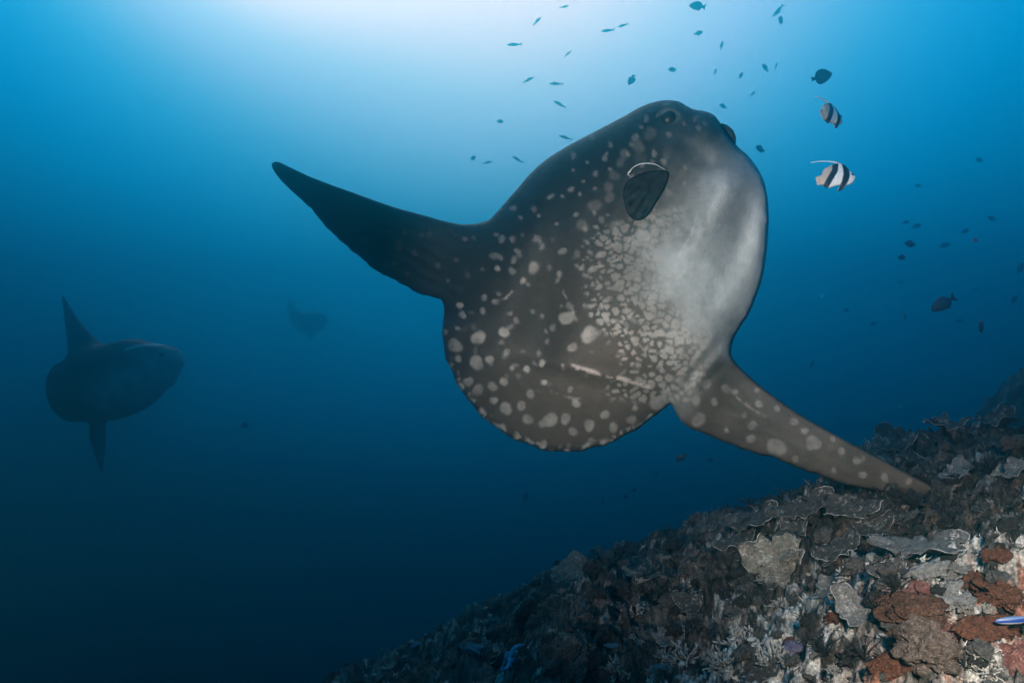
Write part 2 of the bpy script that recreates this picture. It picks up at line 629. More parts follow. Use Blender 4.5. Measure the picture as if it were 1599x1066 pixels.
def ragged(P):
    """nicks of the trailing edges, scallops of the rear margin"""
    X, Y = P[:, 0], P[:, 1]
    s_ = np.cumsum(np.r_[0, np.hypot(*np.diff(P, axis=0).T)])
    rear = sstep(500, 560, Y) * sstep(1048, 1030, X)
    trail = ((Y > 655 + .33 * (X - 1060)) & (X > 1060)) * 1.0 + ((X < 690) & (Y > 300 + .55 * (X - 440))) * 1.0
    return rear * 0.8 * np.sin(s_ / 8.5 + 2 * perlin(s_ / 60, s_ * 0, 3)) + (.7 * rear + trail + .15) * 1.5 * fbm(s_ / 14, s_ * 0 + .5, 4, 3)


BIG = Blob(OUT, 2.9, 4.0, 5, 3200, ragged)


def along(p, a, b2):
    a = np.array(a, float); b2 = np.array(b2, float)
    d = b2 - a
    return ((p - a) @ d) / (d @ d)


def seg_dist(p, line):
    best = np.full(len(p), 1e9); sgn = np.zeros(len(p))
    for (x1, y1), (x2, y2) in zip(line[:-1], line[1:]):
        e = np.array((x2 - x1, y2 - y1), float)
        w_ = p - np.array((x1, y1))
        tt = np.clip((w_ @ e) / (e @ e), 0, 1)
        dd = np.hypot(*(w_ - tt[:, None] * e).T)
        cr = e[0] * w_[:, 1] - e[1] * w_[:, 0]
        m_ = dd < best
        best = np.where(m_, dd, best); sgn = np.where(m_, np.sign(cr), sgn)
    return best, sgn


def big_depth(p):
    return 4.0 - 0.00136 * (p[:, 0] - 950) + 0.0010 * (p[:, 1] - 430)


BUMPS = [(1052, 170, 30, 12, 12, .040), (1043, 186, 15, 13, 0, -.030), (1083, 188, 14, 18, 10, -.030), (1108, 195, 22, 18, 25, .045), (1170, 290, 24, 40, 70, .030),
         (1106, 345, 125, 26, 118, .075), (1152, 385, 105, 24, 112, -.055), (1190, 380, 90, 12, 95, .015), (1085, 235, 40, 18, 35, -.025), (1118, 490, 70, 36, 110, .045),
         (1178, 420, 70, 18, 100, .02), (1060, 430, 80, 26, 112, -.02),
         (848, 500, 110, 42, 100, -.125), (930, 583, 95, 8, 14, .018), (930, 603, 95, 13, 14, -.02), (1003, 302, 52, 34, 118, -.022),
         (962, 330, 40, 14, 115, .020), (900, 640, 110, 40, 15, .022), (770, 560, 40, 90, -20, .016), (1060, 600, 60, 18, 130, -.02),
         (1078, 570, 60, 5, 130, .013), (1089, 577, 60, 5, 130, -.013), (1100, 584, 60, 5, 130, .013), (1112, 592, 50, 5, 130, -.012)]


def big_thick(p):
    u = np.clip(BIG.field(p), 0, 1)
    t_ = 0.46 * np.sqrt(u)
    fd = 1 - 0.72 * sstep(830, 680, p[:, 0] + 0.25 * (p[:, 1] - 400))
    is_tail = sstep(470, 520, p[:, 1])
    fd = fd * (1 - is_tail) + is_tail * 1.0
    s = along(p, (1075, 570), (1130, 660))
    la = along(p, (1060, 590), (1200, 650))
    fa = 1 - 0.70 * sstep(0.0, 0.75, la) * sstep(540, 580, p[:, 1])
    cl = 1 - 0.38 * sstep(560, 690, p[:, 1] - 0.35 * (p[:, 0] - 860) * 0 + 0.12 * np.abs(p[:, 0] - 870)) * sstep(1090, 1040, p[:, 0])
    t_ = t_ * fd * fa * cl
    k_ = np.clip(np.sqrt(u) * 1.6, 0, 1)
    for (cx, cy_, sx, sy, a_, amp) in BUMPS:
        a_ = math.radians(a_)
        dx, dy = p[:, 0] - cx, p[:, 1] - cy_
        q1 = dx * math.cos(a_) + dy * math.sin(a_); q2 = -dx * math.sin(a_) + dy * math.cos(a_)
        t_ = t_ + amp * np.exp(-(q1 / sx) ** 2 - (q2 / sy) ** 2) * k_
    t_ = t_ + 0.004 * fbm(p[:, 0] / 45, p[:, 1] / 45, 71, 3) * k_
    # fin rays: faint ridges along the two long fins, and creases over the rear margin
    dv = along(p, (745, 400), (690, 500)) * 114
    t_ = t_ + .0035 * np.sin(dv / 3.2 + 1.5 * perlin(p[:, 0] / 60, p[:, 1] / 25, 5)) * sstep(760, 690, p[:, 0]) * (1 - is_tail) * k_
    av = along(p, (1180, 640), (1145, 715)) * 83
    t_ = t_ + .0030 * np.sin(av / 3.2 + 1.5 * perlin(p[:, 0] / 60, p[:, 1] / 25, 6)) * sstep(.3, .7, la) * sstep(540, 580, p[:, 1]) * k_
    an_ = np.arctan2(p[:, 1] - 500, p[:, 0] - 880)
    t_ = t_ + .0045 * np.sin(an_ * 42 + 2 * perlin(p[:, 0] / 40, p[:, 1] / 40, 7)) * (1 - sstep(20, 75, BIG.edge_d(p))) * sstep(560, 620, p[:, 1]) * sstep(1050, 1020, p[:, 0]) * k_
    return np.maximum(t_, 0.0)


def big_surface(px, py, lift=0.0):
    p = np.array([[px, py]], float)
    return at(p[:, 0], p[:, 1], big_depth(p) - big_thick(p) - lift)[0]


SP_TAIL = [(240, 350, 30), (140, 385, 30), (350, 328, 22), (232, 458, 30), (288, 445, 17), (153, 440, 15), (198, 540, 21), (238, 575, 25),
           (300, 560, 20), (348, 540, 17), (200, 612, 17), (152, 540, 15), (307, 620, 16), (358, 655, 26), (425, 642, 20), (464, 592, 18),
           (250, 672, 14), (452, 702, 22), (548, 705, 32), (512, 722, 13), (615, 700, 22), (647, 755, 18), (717, 728, 24), (785, 683, 19),
           (822, 737, 20), (728, 797, 15), (785, 803, 21), (868, 773, 26), (900, 703, 20), (935, 725, 15), (915, 652, 12), (660, 632, 18),
           (635, 573, 13), (1005, 635, 30), (975, 705, 17), (718, 338, 36), (620, 265, 30), (645, 392, 20), (790, 270, 16), (515, 460, 14),
           (478, 50, 27), (322, 52, 13), (432, 105, 14), (265, 178, 13), (258, 235, 13), (172, 252, 15), (160, 212, 14), (588, 77, 14),
           (760, 130, 14), (523, 543, 12), (362, 413, 14), (448, 485, 14), (985, 553, 18), (938, 545, 20), (520, 805, 14), (405, 770, 14),
           (345, 735, 14), (590, 828, 10), (690, 826, 16), (630, 815, 10), (385, 482, 10), (120, 470, 12), (98, 325, 10), (150, 310, 9)]
SP_HEAD = [(740, 555, 34), (688, 640, 32), (825, 640, 25), (770, 615, 18), (665, 762, 17), (930, 300, 34), (980, 245, 34), (870, 335, 28),
           (825, 425, 28), (800, 475, 26), (805, 520, 26), (1030, 610, 22), (1060, 500, 20), (1000, 545, 18), (340, 700, 18), (545, 822, 14),
           (430, 680, 10), (560, 700, 9), (590, 850, 12), (415, 770, 14), (480, 570, 16), (850, 370, 22), (1010, 660, 20), (975, 690, 18)]
SP_FIN = [(280, 262, 24), (380, 290, 24), (425, 305, 16), (222, 350, 24), (318, 357, 20), (238, 450, 36), (550, 368, 20), (645, 390, 16),
          (472, 427, 14), (515, 480, 24), (383, 505, 14), (735, 460, 20), (790, 507, 18), (642, 593, 48), (825, 568, 34), (855, 580, 22), (980, 612, 18),
          (1060, 665, 20), (1090, 735, 20), (1205, 750, 20), (740, 655, 18), (510, 547, 22), (540, 298, 12), (935, 550, 14),
          (1095, 650, 12), (940, 712, 14), (1330, 770, 16)]
SP_DORS = [(640, 550, 18), (845, 570, 16), (850, 600, 18), (940, 630, 22), (1030, 520, 20), (985, 520, 18), (1240, 545, 18), (1190, 670, 14),
           (1080, 700, 16), (820, 690, 18), (900, 750, 12), (1140, 790, 12), (880, 505, 14), (1460, 545, 26), (1435, 720, 14)]
SPOTS = [(660 + .3627 * a_, 400 + .3626 * b_, c_ * .3627, 1.0) for a_, b_, c_ in SP_TAIL] + \
        [(660 + .3627 * a_, 120 + .3626 * b_, c_ * .3627 * .9, .34) for a_, b_, c_ in SP_HEAD] + \
        [(1020 + .3 * a_, 520 + .3003 * b_, c_ * .30, .72) for a_, b_, c_ in SP_FIN] + \
        [(400 + .2627 * a_, 230 + .2627 * b_, c_ * .2627, .45) for a_, b_, c_ in SP_DORS]

PALE = [(1128, 208), (1085, 225), (1058, 275), (1040, 330), (1000, 385), (1010, 450), (1045, 500), (1075, 545), (1072, 575), (1050, 625)]


def big_colour(p):
    X, Y = p[:, 0], p[:, 1]
    n1 = fbm(X / 60, Y / 60, 81, 4); n2 = fbm(X / 14, Y / 14, 82, 3)
    dist, sg = seg_dist(p, PALE)
    s = dist * sg * -1 + 16 * n1 + 4 * n2            # >0: towards the pale throat
    dark = np.array((0.024, 0.019, 0.017)); mid = np.array((0.060, 0.046, 0.038)); back = np.array((0.005, 0.007, 0.009))
    pale = np.array((0.265, 0.27, 0.275))
    c = np.empty((len(p), 3)); c[:] = mid
    # upper flank darker, back darkest
    up = along(p, (930, 520), (840, 330))            # 0 mid-flank, 1 at the back edge
    k_ = sstep(-0.35, 0.55, up + 0.25 * n1)[:, None]
    c = c * (1 - k_) + dark * k_
    k_ = sstep(0.35, 1.0, up + 0.15 * n1)[:, None] * sstep(1150, 1060, X)[:, None]
    c = c * (1 - k_) + back * k_
    # shade of the flank groove, painted into the skin colour
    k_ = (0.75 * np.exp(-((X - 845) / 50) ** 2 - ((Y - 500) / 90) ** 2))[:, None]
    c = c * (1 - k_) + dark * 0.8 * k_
    # dorsal fin out of the strobes' reach: its dimness is painted into the colour
    k_ = (sstep(800, 690, X) * sstep(520, 450, Y))[:, None]
    c = c * (1 - k_) + np.array((0.013, 0.015, 0.017)) * k_
    # anal fin brown
    la = along(p, (1060, 590), (1200, 650))
    k_ = (sstep(0.05, 0.45, la + .1 * n1) * sstep(545, 575, Y - .1 * (X - 1100)))[:, None]
    fin = np.array((0.058, 0.047, 0.039)) * (1 + 0.25 * n1)[:, None]
    infin = k_[:, 0].copy()
    # throat
    kp = sstep(-40, 105, s) * (1 - infin)
    kp = kp * (1 - .42 * np.exp(-((X - 1062) / 55) ** 2 - ((Y - 320) / 85) ** 2) * (1 + .5 * n1))
    kp = kp * (1 - .30 * np.exp(-((X - 1160) / 22) ** 2 - ((Y - 390) / 80) ** 2))  # shaded hollow beside the throat ridge, put into the pale mask
    pale = pale * (1 + .45 * sstep(1140, 1190, X) * sstep(560, 480, Y))[:, None]  # ambient rim light on the right edge, put into the throat colour
    c = c * (1 - kp[:, None]) + pale * (1 + 0.06 * n1 + .03 * n2)[:, None] * kp[:, None]
    c = c * (1 - k_) + fin * k_
    # blotches on the cheek
    k_ = (sstep(.10, .45, fbm(X / 24, Y / 30, 84, 4)) * np.exp(-((X - 1060) / 60) ** 2 - ((Y - 290) / 95) ** 2) * .75)[:, None]
    c = c * (1 - k_) + np.array((.060, .055, .052)) * k_
    # darker blue-grey over the top of the snout and about the eye
    k_ = (sstep(250, 195, Y + 0.25 * (X - 1090)) * sstep(1010, 1050, X))[:, None]
    c = c * (1 - k_) + np.array((0.022, 0.029, 0.034)) * k_
    # crowded small spots between the dark flank and the pale throat: cells that grow until they meet
    wx = X + 5 * perlin(X / 18, Y / 18, 91); wy = Y + 5 * perlin(X / 18 + 5, Y / 18, 92)
    f1, f2, ci = worley(wx / 13.5, wy / 11.5, 9)
    f1 = f1 + .07 * n2; edge = f1 / f2                                     # round contours about each cell's middle
    jit = 0.55 + 0.75 * ci
    zone = sstep(-125, -15, s) * sstep(330, 400, Y + .25 * (X - 960)) * sstep(640, 600, Y) * (1 - infin)
    grow = (0.30 + 0.52 * sstep(-130, 10, s)) * jit
    spot = sstep(grow + .10, grow - .10, edge) * sstep(0.03, 0.25, zone) * sstep(0.1, .3, ci * .6 + zone)
    spot = spot * (1 - sstep(10, 55, s))
    sc_ = np.array((0.215, 0.196, 0.18))
    spot = spot * (.34 + .50 * sstep(440, 530, Y)) * (1 + .35 * n1).clip(.4, 1.15)
    c = c * (1 - spot[:, None]) + sc_ * spot[:, None]
    # dark net where the spots run into the throat
    net = sstep(.80, .92, edge) * sstep(-30, 5, s) * (1 - sstep(12, 42, s)) * sstep(430, 470, Y) * sstep(620, 590, Y) * (.4 + .6 * sstep(-.2, .2, n2))
    c = c * (1 - .5 * net[:, None]) + np.array((.085, .072, .066)) * .5 * net[:, None]
    # faint little dots on the dark flank
    f1, f2, ci = worley(wx / 21, wy / 21, 19)
    dots = (1 - sstep(0.10, 0.20, f1 / (0.5 + ci))) * (ci > 0.45) * sstep(640, 560, Y) * (1 - infin) * (1 - kp) * sstep(700, 780, X)
    c = c * (1 - .45 * dots[:, None]) + np.array((.16, .15, .145)) * .45 * dots[:, None]
    # the big pale spots, one by one
    for (cx, cy_, r, o_) in SPOTS:
        m_ = (np.abs(X - cx) < 2 * r + 6) & (np.abs(Y - cy_) < 2 * r + 6)
        if not m_.any(): continue
        dx, dy = X[m_] - cx, Y[m_] - cy_
        a_ = np.arctan2(dy, dx)
        ph = (cx * 7 + cy_ * 3) % 6.28
        rr = r * (1 + .13 * np.sin(2 * a_ + ph) + .05 * np.sin(3 * a_ + 2 * ph) + .02 * np.sin(5 * a_ + ph))
        kk = (1 - sstep(rr * (.78 if cy_ > 450 else .55), rr * 1.10 + .7, np.hypot(dx, dy)))[:, None] * o_ * (.85 if cy_ > 470 else .62) * (1 + .35 * n1[m_] + .25 * n2[m_]).clip(.3, 1.1)[:, None]
        c[m_] = c[m_] * (1 - kk) + np.array((.185, .168, .154)) * (1 + .15 * n2[m_])[:, None] * kk
    # pale line along the flank crease
    d2, _ = seg_dist(p, [(880, 568), (925, 580), (975, 592), (1012, 604)])
    k_ = ((1 - sstep(1.5, 5, d2)) * sstep(-.3, .2, n2))[:, None] * .8
    c = c * (1 - k_) + np.array((.34, .30, .28)) * k_
    # warm tinge of the lower flank
    k_ = (np.exp(-((X - 950) / 90) ** 2 - ((Y - 560) / 60) ** 2) * .25)[:, None]
    c = c * (1 - k_) + c * np.array((1.25, .98, .92)) * k_
    # old scratches
    for (x1, y1), (x2, y2) in (((905, 420), (965, 405)), ((880, 455), (900, 500)), ((1020, 560), (985, 525)), ((770, 470), (800, 455)), ((1090, 330), (1060, 400)), ((860, 610), (905, 622)), ((1150, 620), (1195, 650))):
        d2, _ = seg_dist(p, [(x1, y1), ((x1 + x2) / 2 + 3, (y1 + y2) / 2 + 4), (x2, y2)])
        k_ = ((1 - sstep(.6, 2.4, d2)) * sstep(-.35, .15, n2))[:, None] * .35
        c = c * (1 - k_) + np.array((.30, .27, .25)) * k_
    # ragged dark rear margin of the anal fin and the clavus
    k_ = ((1 - sstep(2, 9, BIG.d + 4 * n2)) * sstep(.1, .3, la) * sstep(-20, 20, Y - 655 - .33 * (X - 1060)))[:, None]
    c = c * (1 - .6 * k_) + np.array((.03, .028, .026)) * .6 * k_
    # broken pale flecks and dark nicks along the clavus margin
    mg = (1 - sstep(5, 12, BIG.d)) * sstep(520, 600, Y) * sstep(1040, 1010, X) * sstep(690, 720, X + .6 * (Y - 560))
    fl = fbm(X / 11, Y / 11, 97, 2)
    k_ = (mg * sstep(.12, .22, fl))[:, None] * .8
    c = c * (1 - k_) + np.array((.32, .30, .28)) * k_
    k_ = (mg * sstep(-.12, -.25, fl))[:, None] * .7
    c = c * (1 - k_) + np.array((.03, .028, .027)) * k_
    c *= (1 + 0.07 * n2 + 0.08 * n1)[:, None]
    return np.clip(c, 0.004, 0.9)


ROOT = at(950, 450, 4.0)
P2 = BIG.pts
T2 = big_thick(P2)
T2[BIG.edge] = 0
base_p = at(P2[:, 0], P2[:, 1], big_depth(P2))
inner, F = BIG.solid()
front = at(P2[:, 0], P2[:, 1], big_depth(P2) - T2)
back = base_p[inner] + EF * (0.92 * T2[inner])[:, None]
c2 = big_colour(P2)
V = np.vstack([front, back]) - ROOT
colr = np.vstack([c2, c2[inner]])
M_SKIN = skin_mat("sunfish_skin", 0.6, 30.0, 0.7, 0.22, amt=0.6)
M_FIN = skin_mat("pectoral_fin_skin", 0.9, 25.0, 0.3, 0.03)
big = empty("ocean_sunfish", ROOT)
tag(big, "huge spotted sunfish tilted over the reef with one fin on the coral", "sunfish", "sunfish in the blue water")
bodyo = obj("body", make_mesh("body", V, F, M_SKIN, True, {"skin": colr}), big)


def ico(sub):
    t_ = (1 + 5 ** .5) / 2
    v = [(-1, t_, 0), (1, t_, 0), (-1, -t_, 0), (1, -t_, 0), (0, -1, t_), (0, 1, t_), (0, -1, -t_), (0, 1, -t_), (t_, 0, -1), (t_, 0, 1), (-t_, 0, -1), (-t_, 0, 1)]
    f = [(0, 11, 5), (0, 5, 1), (0, 1, 7), (0, 7, 10), (0, 10, 11), (1, 5, 9), (5, 11, 4), (11, 10, 2), (10, 7, 6), (7, 1, 8), (3, 9, 4), (3, 4, 2), (3, 2, 6), (3, 6, 8), (3, 8, 9), (4, 9, 5), (2, 4, 11), (6, 2, 10), (8, 6, 7), (9, 8, 1)]
    v = [np.array(q) / np.linalg.norm(q) for q in v]
    for _ in range(sub):
        cache = {}
        def mid_(a_, b_):
            key = (min(a_, b_), max(a_, b_))
            if key not in cache:
                q = v[a_] + v[b_]
                v.append(q / np.linalg.norm(q)); cache[key] = len(v) - 1
            return cache[key]
        nf = []
        for a_, b_, c_ in f:
            x_, y_, z_ = mid_(a_, b_), mid_(b_, c_), mid_(c_, a_)
            nf += [(a_, x_, z_), (b_, y_, x_), (c_, z_, y_), (x_, y_, z_)]
        f = nf
    return np.array(v), np.array(f)


ICO = {k_: ico(k_) for k_ in (1, 2, 3, 4)}


def ortho(n, hint=(0, 0, 1)):
    n = np.array(n, float); n /= np.linalg.norm(n)
    a_ = np.cross(hint, n); a_ /= np.linalg.norm(a_)
    return a_, np.cross(n, a_), n


def frame(h, d):
    """rotation whose x is the heading and y the back"""
    h = Vector(h).normalized(); d = Vector(d); d = (d - d.dot(h) * h).normalized()
    return Matrix((h, d, h.cross(d))).transposed().to_4x4()


def surf_frame(px, py, e=4.0):
    a_ = big_surface(px - e, py); b_ = big_surface(px + e, py); c_ = big_surface(px, py - e); d_ = big_surface(px, py + e)
    ux = (b_ - a_); ux /= np.linalg.norm(ux)
    uy = (c_ - d_); uy -= ux * (uy @ ux); uy /= np.linalg.norm(uy)
    n = np.cross(ux, uy)
    if n @ EF > 0: n = -n
    return ux, uy, n


# eye: dark ball in a raised ring
M_EYE = plain_mat("eye_dark", (0.010, 0.013, 0.017), 0.3, 40, 0.4, 0.0, 0.001, 0.2)
M_RING = plain_mat("eye_ring", (0.055, 0.062, 0.066), 0.3, 60, 0.5, 0.2, 0.002)
ux, uy, un = surf_frame(1043, 185)
ep = big_surface(1043, 185)
v, f_ = ICO[3]
eye = obj("eye", make_mesh("eye", v * .044, f_, M_EYE), big)
eye.location = ep - un * 0.012 - ROOT
th = np.linspace(0, 2 * math.pi, 40, endpoint=False); ph = np.linspace(0, 2 * math.pi, 10, endpoint=False)
TT, PP = np.meshgrid(th, ph, indexing="ij")
rr = .056 + .016 * np.cos(PP)
ringv = rr[..., None] * (np.cos(TT)[..., None] * ux + .85 * np.sin(TT)[..., None] * uy) + (.016 * np.sin(PP))[..., None] * un
ii = np.arange(400).reshape(40, 10)
rf = np.stack([ii, np.roll(ii, -1, 0), np.roll(np.roll(ii, -1, 0), -1, 1), np.roll(ii, -1, 1)], -1).reshape(-1, 4)
ring = obj("eyelid", make_mesh("eyelid", ringv.reshape(-1, 3), rf, M_RING), eye)
ring.location = un * 0.006

# pectoral fin: a dark rounded flap beating against the flank, and the pale gill rim above it
PEC = [(1041, 267), (1044, 275), (1039, 290), (1030, 306), (1021, 320), (1012, 334), (1002, 343), (992, 344), (982, 336), (976, 322), (973, 305), (975, 291), (983, 280), (998, 272), (1020, 267)]
pb = Blob(PEC, 2.4, 2.0, 5, 600)
pp = pb.pts
q = np.stack([pp[:, 0] - 1035, pp[:, 1] - 268], 1)
rr = np.hypot(q[:, 0], q[:, 1]); aa = np.arctan2(q[:, 1], q[:, 0])
rays = np.sin(aa * 34) * np.clip(rr / 60, 0, 1)
lift = .006 + .030 * np.clip(rr / 90, 0, 1) ** 1.2 + .0004 * rays + .010 * np.sin((rr / 90) * 3)
s0 = at(pp[:, 0], pp[:, 1], big_depth(pp) - big_thick(pp) - lift)
th_ = .009 * np.sqrt(np.clip(pb.field(pp), 0, 1)); th_[pb.edge] = 0
inn, F = pb.solid()
V = np.vstack([s0 - EF * th_[:, None], s0[inn] + EF * th_[inn][:, None]]) - ROOT
pc = np.empty((len(pp), 3)); pc[:] = (.008, .010, .012)
pc *= (1 + .35 * rays * np.clip(rr / 50, 0, 1) + .5 * fbm(pp[:, 0] / 12, pp[:, 1] / 12, 5, 2))[:, None]
pc = np.clip(pc, .003, 1)
obj("pectoral_fin", make_mesh("pectoral_fin", V, F, M_FIN, True, {"skin": np.vstack([pc, pc[inn]])}), big)


def tube_on(points, radii, sides=8):
    """a round rod through 3-D points"""
    pts = np.array(points, float); n = len(pts)
    tg = np.gradient(pts, axis=0); tg /= np.linalg.norm(tg, axis=1)[:, None] + 1e-12
    ref = np.array((0.31, 0.17, 0.93))
    a_ = np.cross(tg, ref); a_ /= np.linalg.norm(a_, axis=1)[:, None] + 1e-12
    b_ = np.cross(tg, a_)
    ph = np.linspace(0, 2 * math.pi, sides, endpoint=False)
    r_ = np.broadcast_to(np.asarray(radii, float), (n,))
    V = pts[:, None, :] + r_[:, None, None] * (np.cos(ph)[None, :, None] * a_[:, None] + np.sin(ph)[None, :, None] * b_[:, None])
    ii = np.arange(n * sides).reshape(n, sides)
    f = np.stack([ii[:-1], np.roll(ii[:-1], -1, 1), np.roll(ii[1:], -1, 1), ii[1:]], -1).reshape(-1, 4)
    V = np.vstack([V.reshape(-1, 3), pts[:1], pts[-1:]])
    caps = [(int(ii[0, (j + 1) % sides]), int(ii[0, j]), n * sides) for j in range(sides)] + [(int(ii[-1, j]), int(ii[-1, (j + 1) % sides]), n * sides + 1) for j in range(sides)]
    return V, [tuple(q_) for q_ in f.tolist()] + caps


M_GILL = plain_mat("gill_rim", (0.30, 0.32, 0.33), 0.2, 60, 0.35, 0.2, 0.002, 0.5)
arc = [(984, 274), (985, 266), (991, 260), (1001, 256), (1013, 255), (1024, 257), (1031, 261), (1036, 267)]
gp = [big_surface(a_, b_, .030) - ROOT for a_, b_ in smooth_closed(arc, 4)[:-4 * 1]]
gp = gp[:29]
V, F = tube_on(gp, np.interp(np.linspace(0, 1, len(gp)), [0, .1, .25, .6, 1], [.0015, .0055, .0022, .0032, .0008]))
obj("gill_rim", make_mesh("gill_rim", V, F, M_GILL), big)

# mouth: blunt dark beak at the very front, over parted lips
M_BEAK = plain_mat("beak", (0.014, 0.016, 0.02), 0.3, 50, 0.7, 0.3, 0.003, 0.1)
mp = [at(a_, b_, 3.50) - ROOT for a_, b_ in [(1126, 194), (1133, 199), (1140, 207), (1145, 216), (1147, 226)]]
V, F = tube_on(mp, [.006, .014, .019, .015, .006], 12)
obj("mouth", make_mesh("mouth", V, F, M_BEAK), big)

# ------------------------------------------------------------------ two more sunfish far off in the blue
def far_sunfish(outline, h, Z, thick, yaw, colour_fn, label, fin_rule):
    bl = Blob(outline, h, h * 1.2, 5, 900)
    p = bl.pts
    u = np.clip(bl.field(p), 0, 1)
    t_ = thick * np.sqrt(u) * fin_rule(p); t_[bl.edge] = 0
    c0 = p.mean(0)
    P3 = at(p[:, 0], p[:, 1], Z + yaw * (p[:, 0] - c0[0]) / FPX * Z)
    r0 = at(c0[0], c0[1], Z)
    inn, F = bl.solid()
    V = np.vstack([P3 - EF * t_[:, None], P3[inn] + EF * t_[inn][:, None]]) - r0
    c_ = colour_fn(p)
    o_ = empty("ocean_sunfish", r0)
    tag(o_, label, "sunfish", "sunfish in the blue water")
    obj("body", make_mesh("body", V, F, M_SKIN, True, {"skin": np.vstack([c_, c_[inn]])}), o_)
    return o_, r0


def z4(L): return [(50 + .3127 * a_, 440 + .3127 * b_) for a_, b_ in L]


FAR1 = z4([(150, 65), (160, 72), (175, 100), (230, 185), (290, 255), (330, 300), (350, 311), (400, 305), (460, 289), (520, 284), (575, 295), (620, 306), (680, 318),
           (724, 334), (738, 350), (748, 372), (757, 394), (756, 408), (744, 424), (722, 460), (700, 510), (640, 560), (580, 620), (500, 665), (420, 690),
           (368, 697), (370, 750), (366, 830), (352, 940), (342, 950), (325, 900), (302, 830), (285, 770), (290, 720), (292, 697), (250, 700), (200, 695), (150, 660), (115, 600),
           (98, 530), (102, 470), (115, 440), (150, 402), (205, 378), (213, 365), (185, 310), (165, 210), (153, 110), (148, 75)])


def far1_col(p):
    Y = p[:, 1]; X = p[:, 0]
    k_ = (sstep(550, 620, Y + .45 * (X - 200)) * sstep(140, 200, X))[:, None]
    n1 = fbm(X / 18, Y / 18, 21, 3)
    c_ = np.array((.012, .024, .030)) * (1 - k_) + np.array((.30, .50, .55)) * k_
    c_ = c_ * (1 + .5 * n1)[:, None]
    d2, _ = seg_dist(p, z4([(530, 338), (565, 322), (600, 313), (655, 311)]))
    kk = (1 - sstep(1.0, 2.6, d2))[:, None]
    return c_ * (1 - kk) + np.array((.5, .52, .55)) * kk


def far1_fin(p):
    Y, X = p[:, 1], p[:, 0]
    return (1 - .6 * sstep(560, 520, Y + .15 * (X - 120)) * sstep(170, 150, X)) * (1 - .6 * sstep(645, 665, Y) * sstep(185, 175, X) * sstep(120, 135, X))


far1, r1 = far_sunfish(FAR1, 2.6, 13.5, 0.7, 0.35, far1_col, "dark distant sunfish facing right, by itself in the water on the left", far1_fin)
e_ = obj("eye", make_mesh("eye", ICO[2][0] * .05, ICO[2][1], M_EYE), far1)
e_.location = at(252, 553, 13.5 - .26) - r1

FAR2 = z4([(1280, 90), (1292, 90), (1303, 100), (1318, 132), (1345, 160), (1375, 156), (1405, 150), (1460, 155), (1474, 172), (1478, 192), (1466, 222), (1444, 243), (1416, 252), (1403, 284),
           (1388, 297), (1378, 280), (1370, 256), (1338, 243), (1305, 218), (1286, 195), (1280, 150), (1277, 110)])
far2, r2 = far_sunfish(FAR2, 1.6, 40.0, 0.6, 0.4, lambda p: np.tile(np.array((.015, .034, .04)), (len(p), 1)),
                       "faint sunfish farthest off, hardly darker than the blue behind", lambda p: 1 - .5 * sstep(457, 452, p[:, 0]))

# ------------------------------------------------------------------ bannerfish
BF = [(238, 860), (262, 850), (292, 838), (300, 808), (330, 778), (380, 757), (430, 742), (468, 748), (502, 772), (524, 810), (548, 840), (572, 872),
      (573, 890), (552, 925), (520, 945), (497, 950), (462, 985), (420, 1002), (414, 986), (436, 948), (400, 950), (330, 967), (302, 945), (275, 930), (250, 936), (241, 900)]
bb = Blob([(a_, 2000 - b_) for a_, b_ in BF], 5.0, 6.0, 4, 900)
SCB = 0.193 / 335.0


def banner_col(p):
    X = p[:, 0]; Y = 2000 - p[:, 1]
    c_ = np.empty((len(p), 3)); c_[:] = (.88, .88, .88)
    tan = np.array((.52, .40, .32))
    band1, _ = seg_dist(p, [(412, 2000 - 745), (395, 2000 - 820), (350, 2000 - 890), (312, 2000 - 955)])
    cx1 = np.interp(Y, [740, 820, 890, 960], [412, 395, 352, 312])
    k_ = sstep(8, -8, X - cx1)[:, None]
    c_ = c_ * (1 - k_) + tan * k_
    k_ = (1 - sstep(20, 30, band1))[:, None]
    c_ = c_ * (1 - k_) + np.array((.012, .013, .016)) * k_
    cx2 = np.interp(Y, [740, 800, 860, 920, 1000], [478, 492, 492, 475, 430])
    wd = np.interp(Y, [740, 800, 900, 1000], [16, 27, 30, 20])
    k_ = (1 - sstep(wd - 4, wd + 5, np.abs(X - cx2)))[:, None]
    c_ = c_ * (1 - k_) + np.array((.012, .013, .016)) * k_
    k_ = (1 - sstep(10, 18, np.hypot(X - 553, (Y - 852))))[:, None]
    return c_ * (1 - k_) + np.array((.02, .02, .025)) * k_


p = bb.pts
t_ = .021 * np.sqrt(np.clip(bb.field(p), 0, 1)) * (1 - .6 * sstep(310, 260, p[:, 0])); t_[bb.edge] = 0
L2 = (p - np.array((420, 2000 - 860))) * SCB
inn, F = bb.solid()
V = np.vstack([np.column_stack([L2, t_]), np.column_stack([L2[inn], -t_[inn]])])
c_ = banner_col(p)
M_BAN = skin_mat("bannerfish_skin", .5, 120, .1, .3)
ban = empty("bannerfish", (0, 0, 0))
obj("body", make_mesh("body", V, F, M_BAN, True, {"skin": np.vstack([c_, c_[inn]])}), ban)
fl = [(455, 770), (440, 745), (412, 731), (350, 719), (280, 714), (205, 722)]
fl = np.array([(a_ - 420, 860 - b_) for a_, b_ in fl]) * SCB
V, F = tube_on(np.column_stack([fl, np.linspace(0, .004, 6)]), [.0060, .0055, .0042, .0030, .0022, .0012], 6)
M_WHITE = plain_mat("filament_white", (.75, .78, .8), .1, 80, .6, .1, .001)
obj("dorsal_filament", make_mesh("dorsal_filament", V, F, M_WHITE), ban)
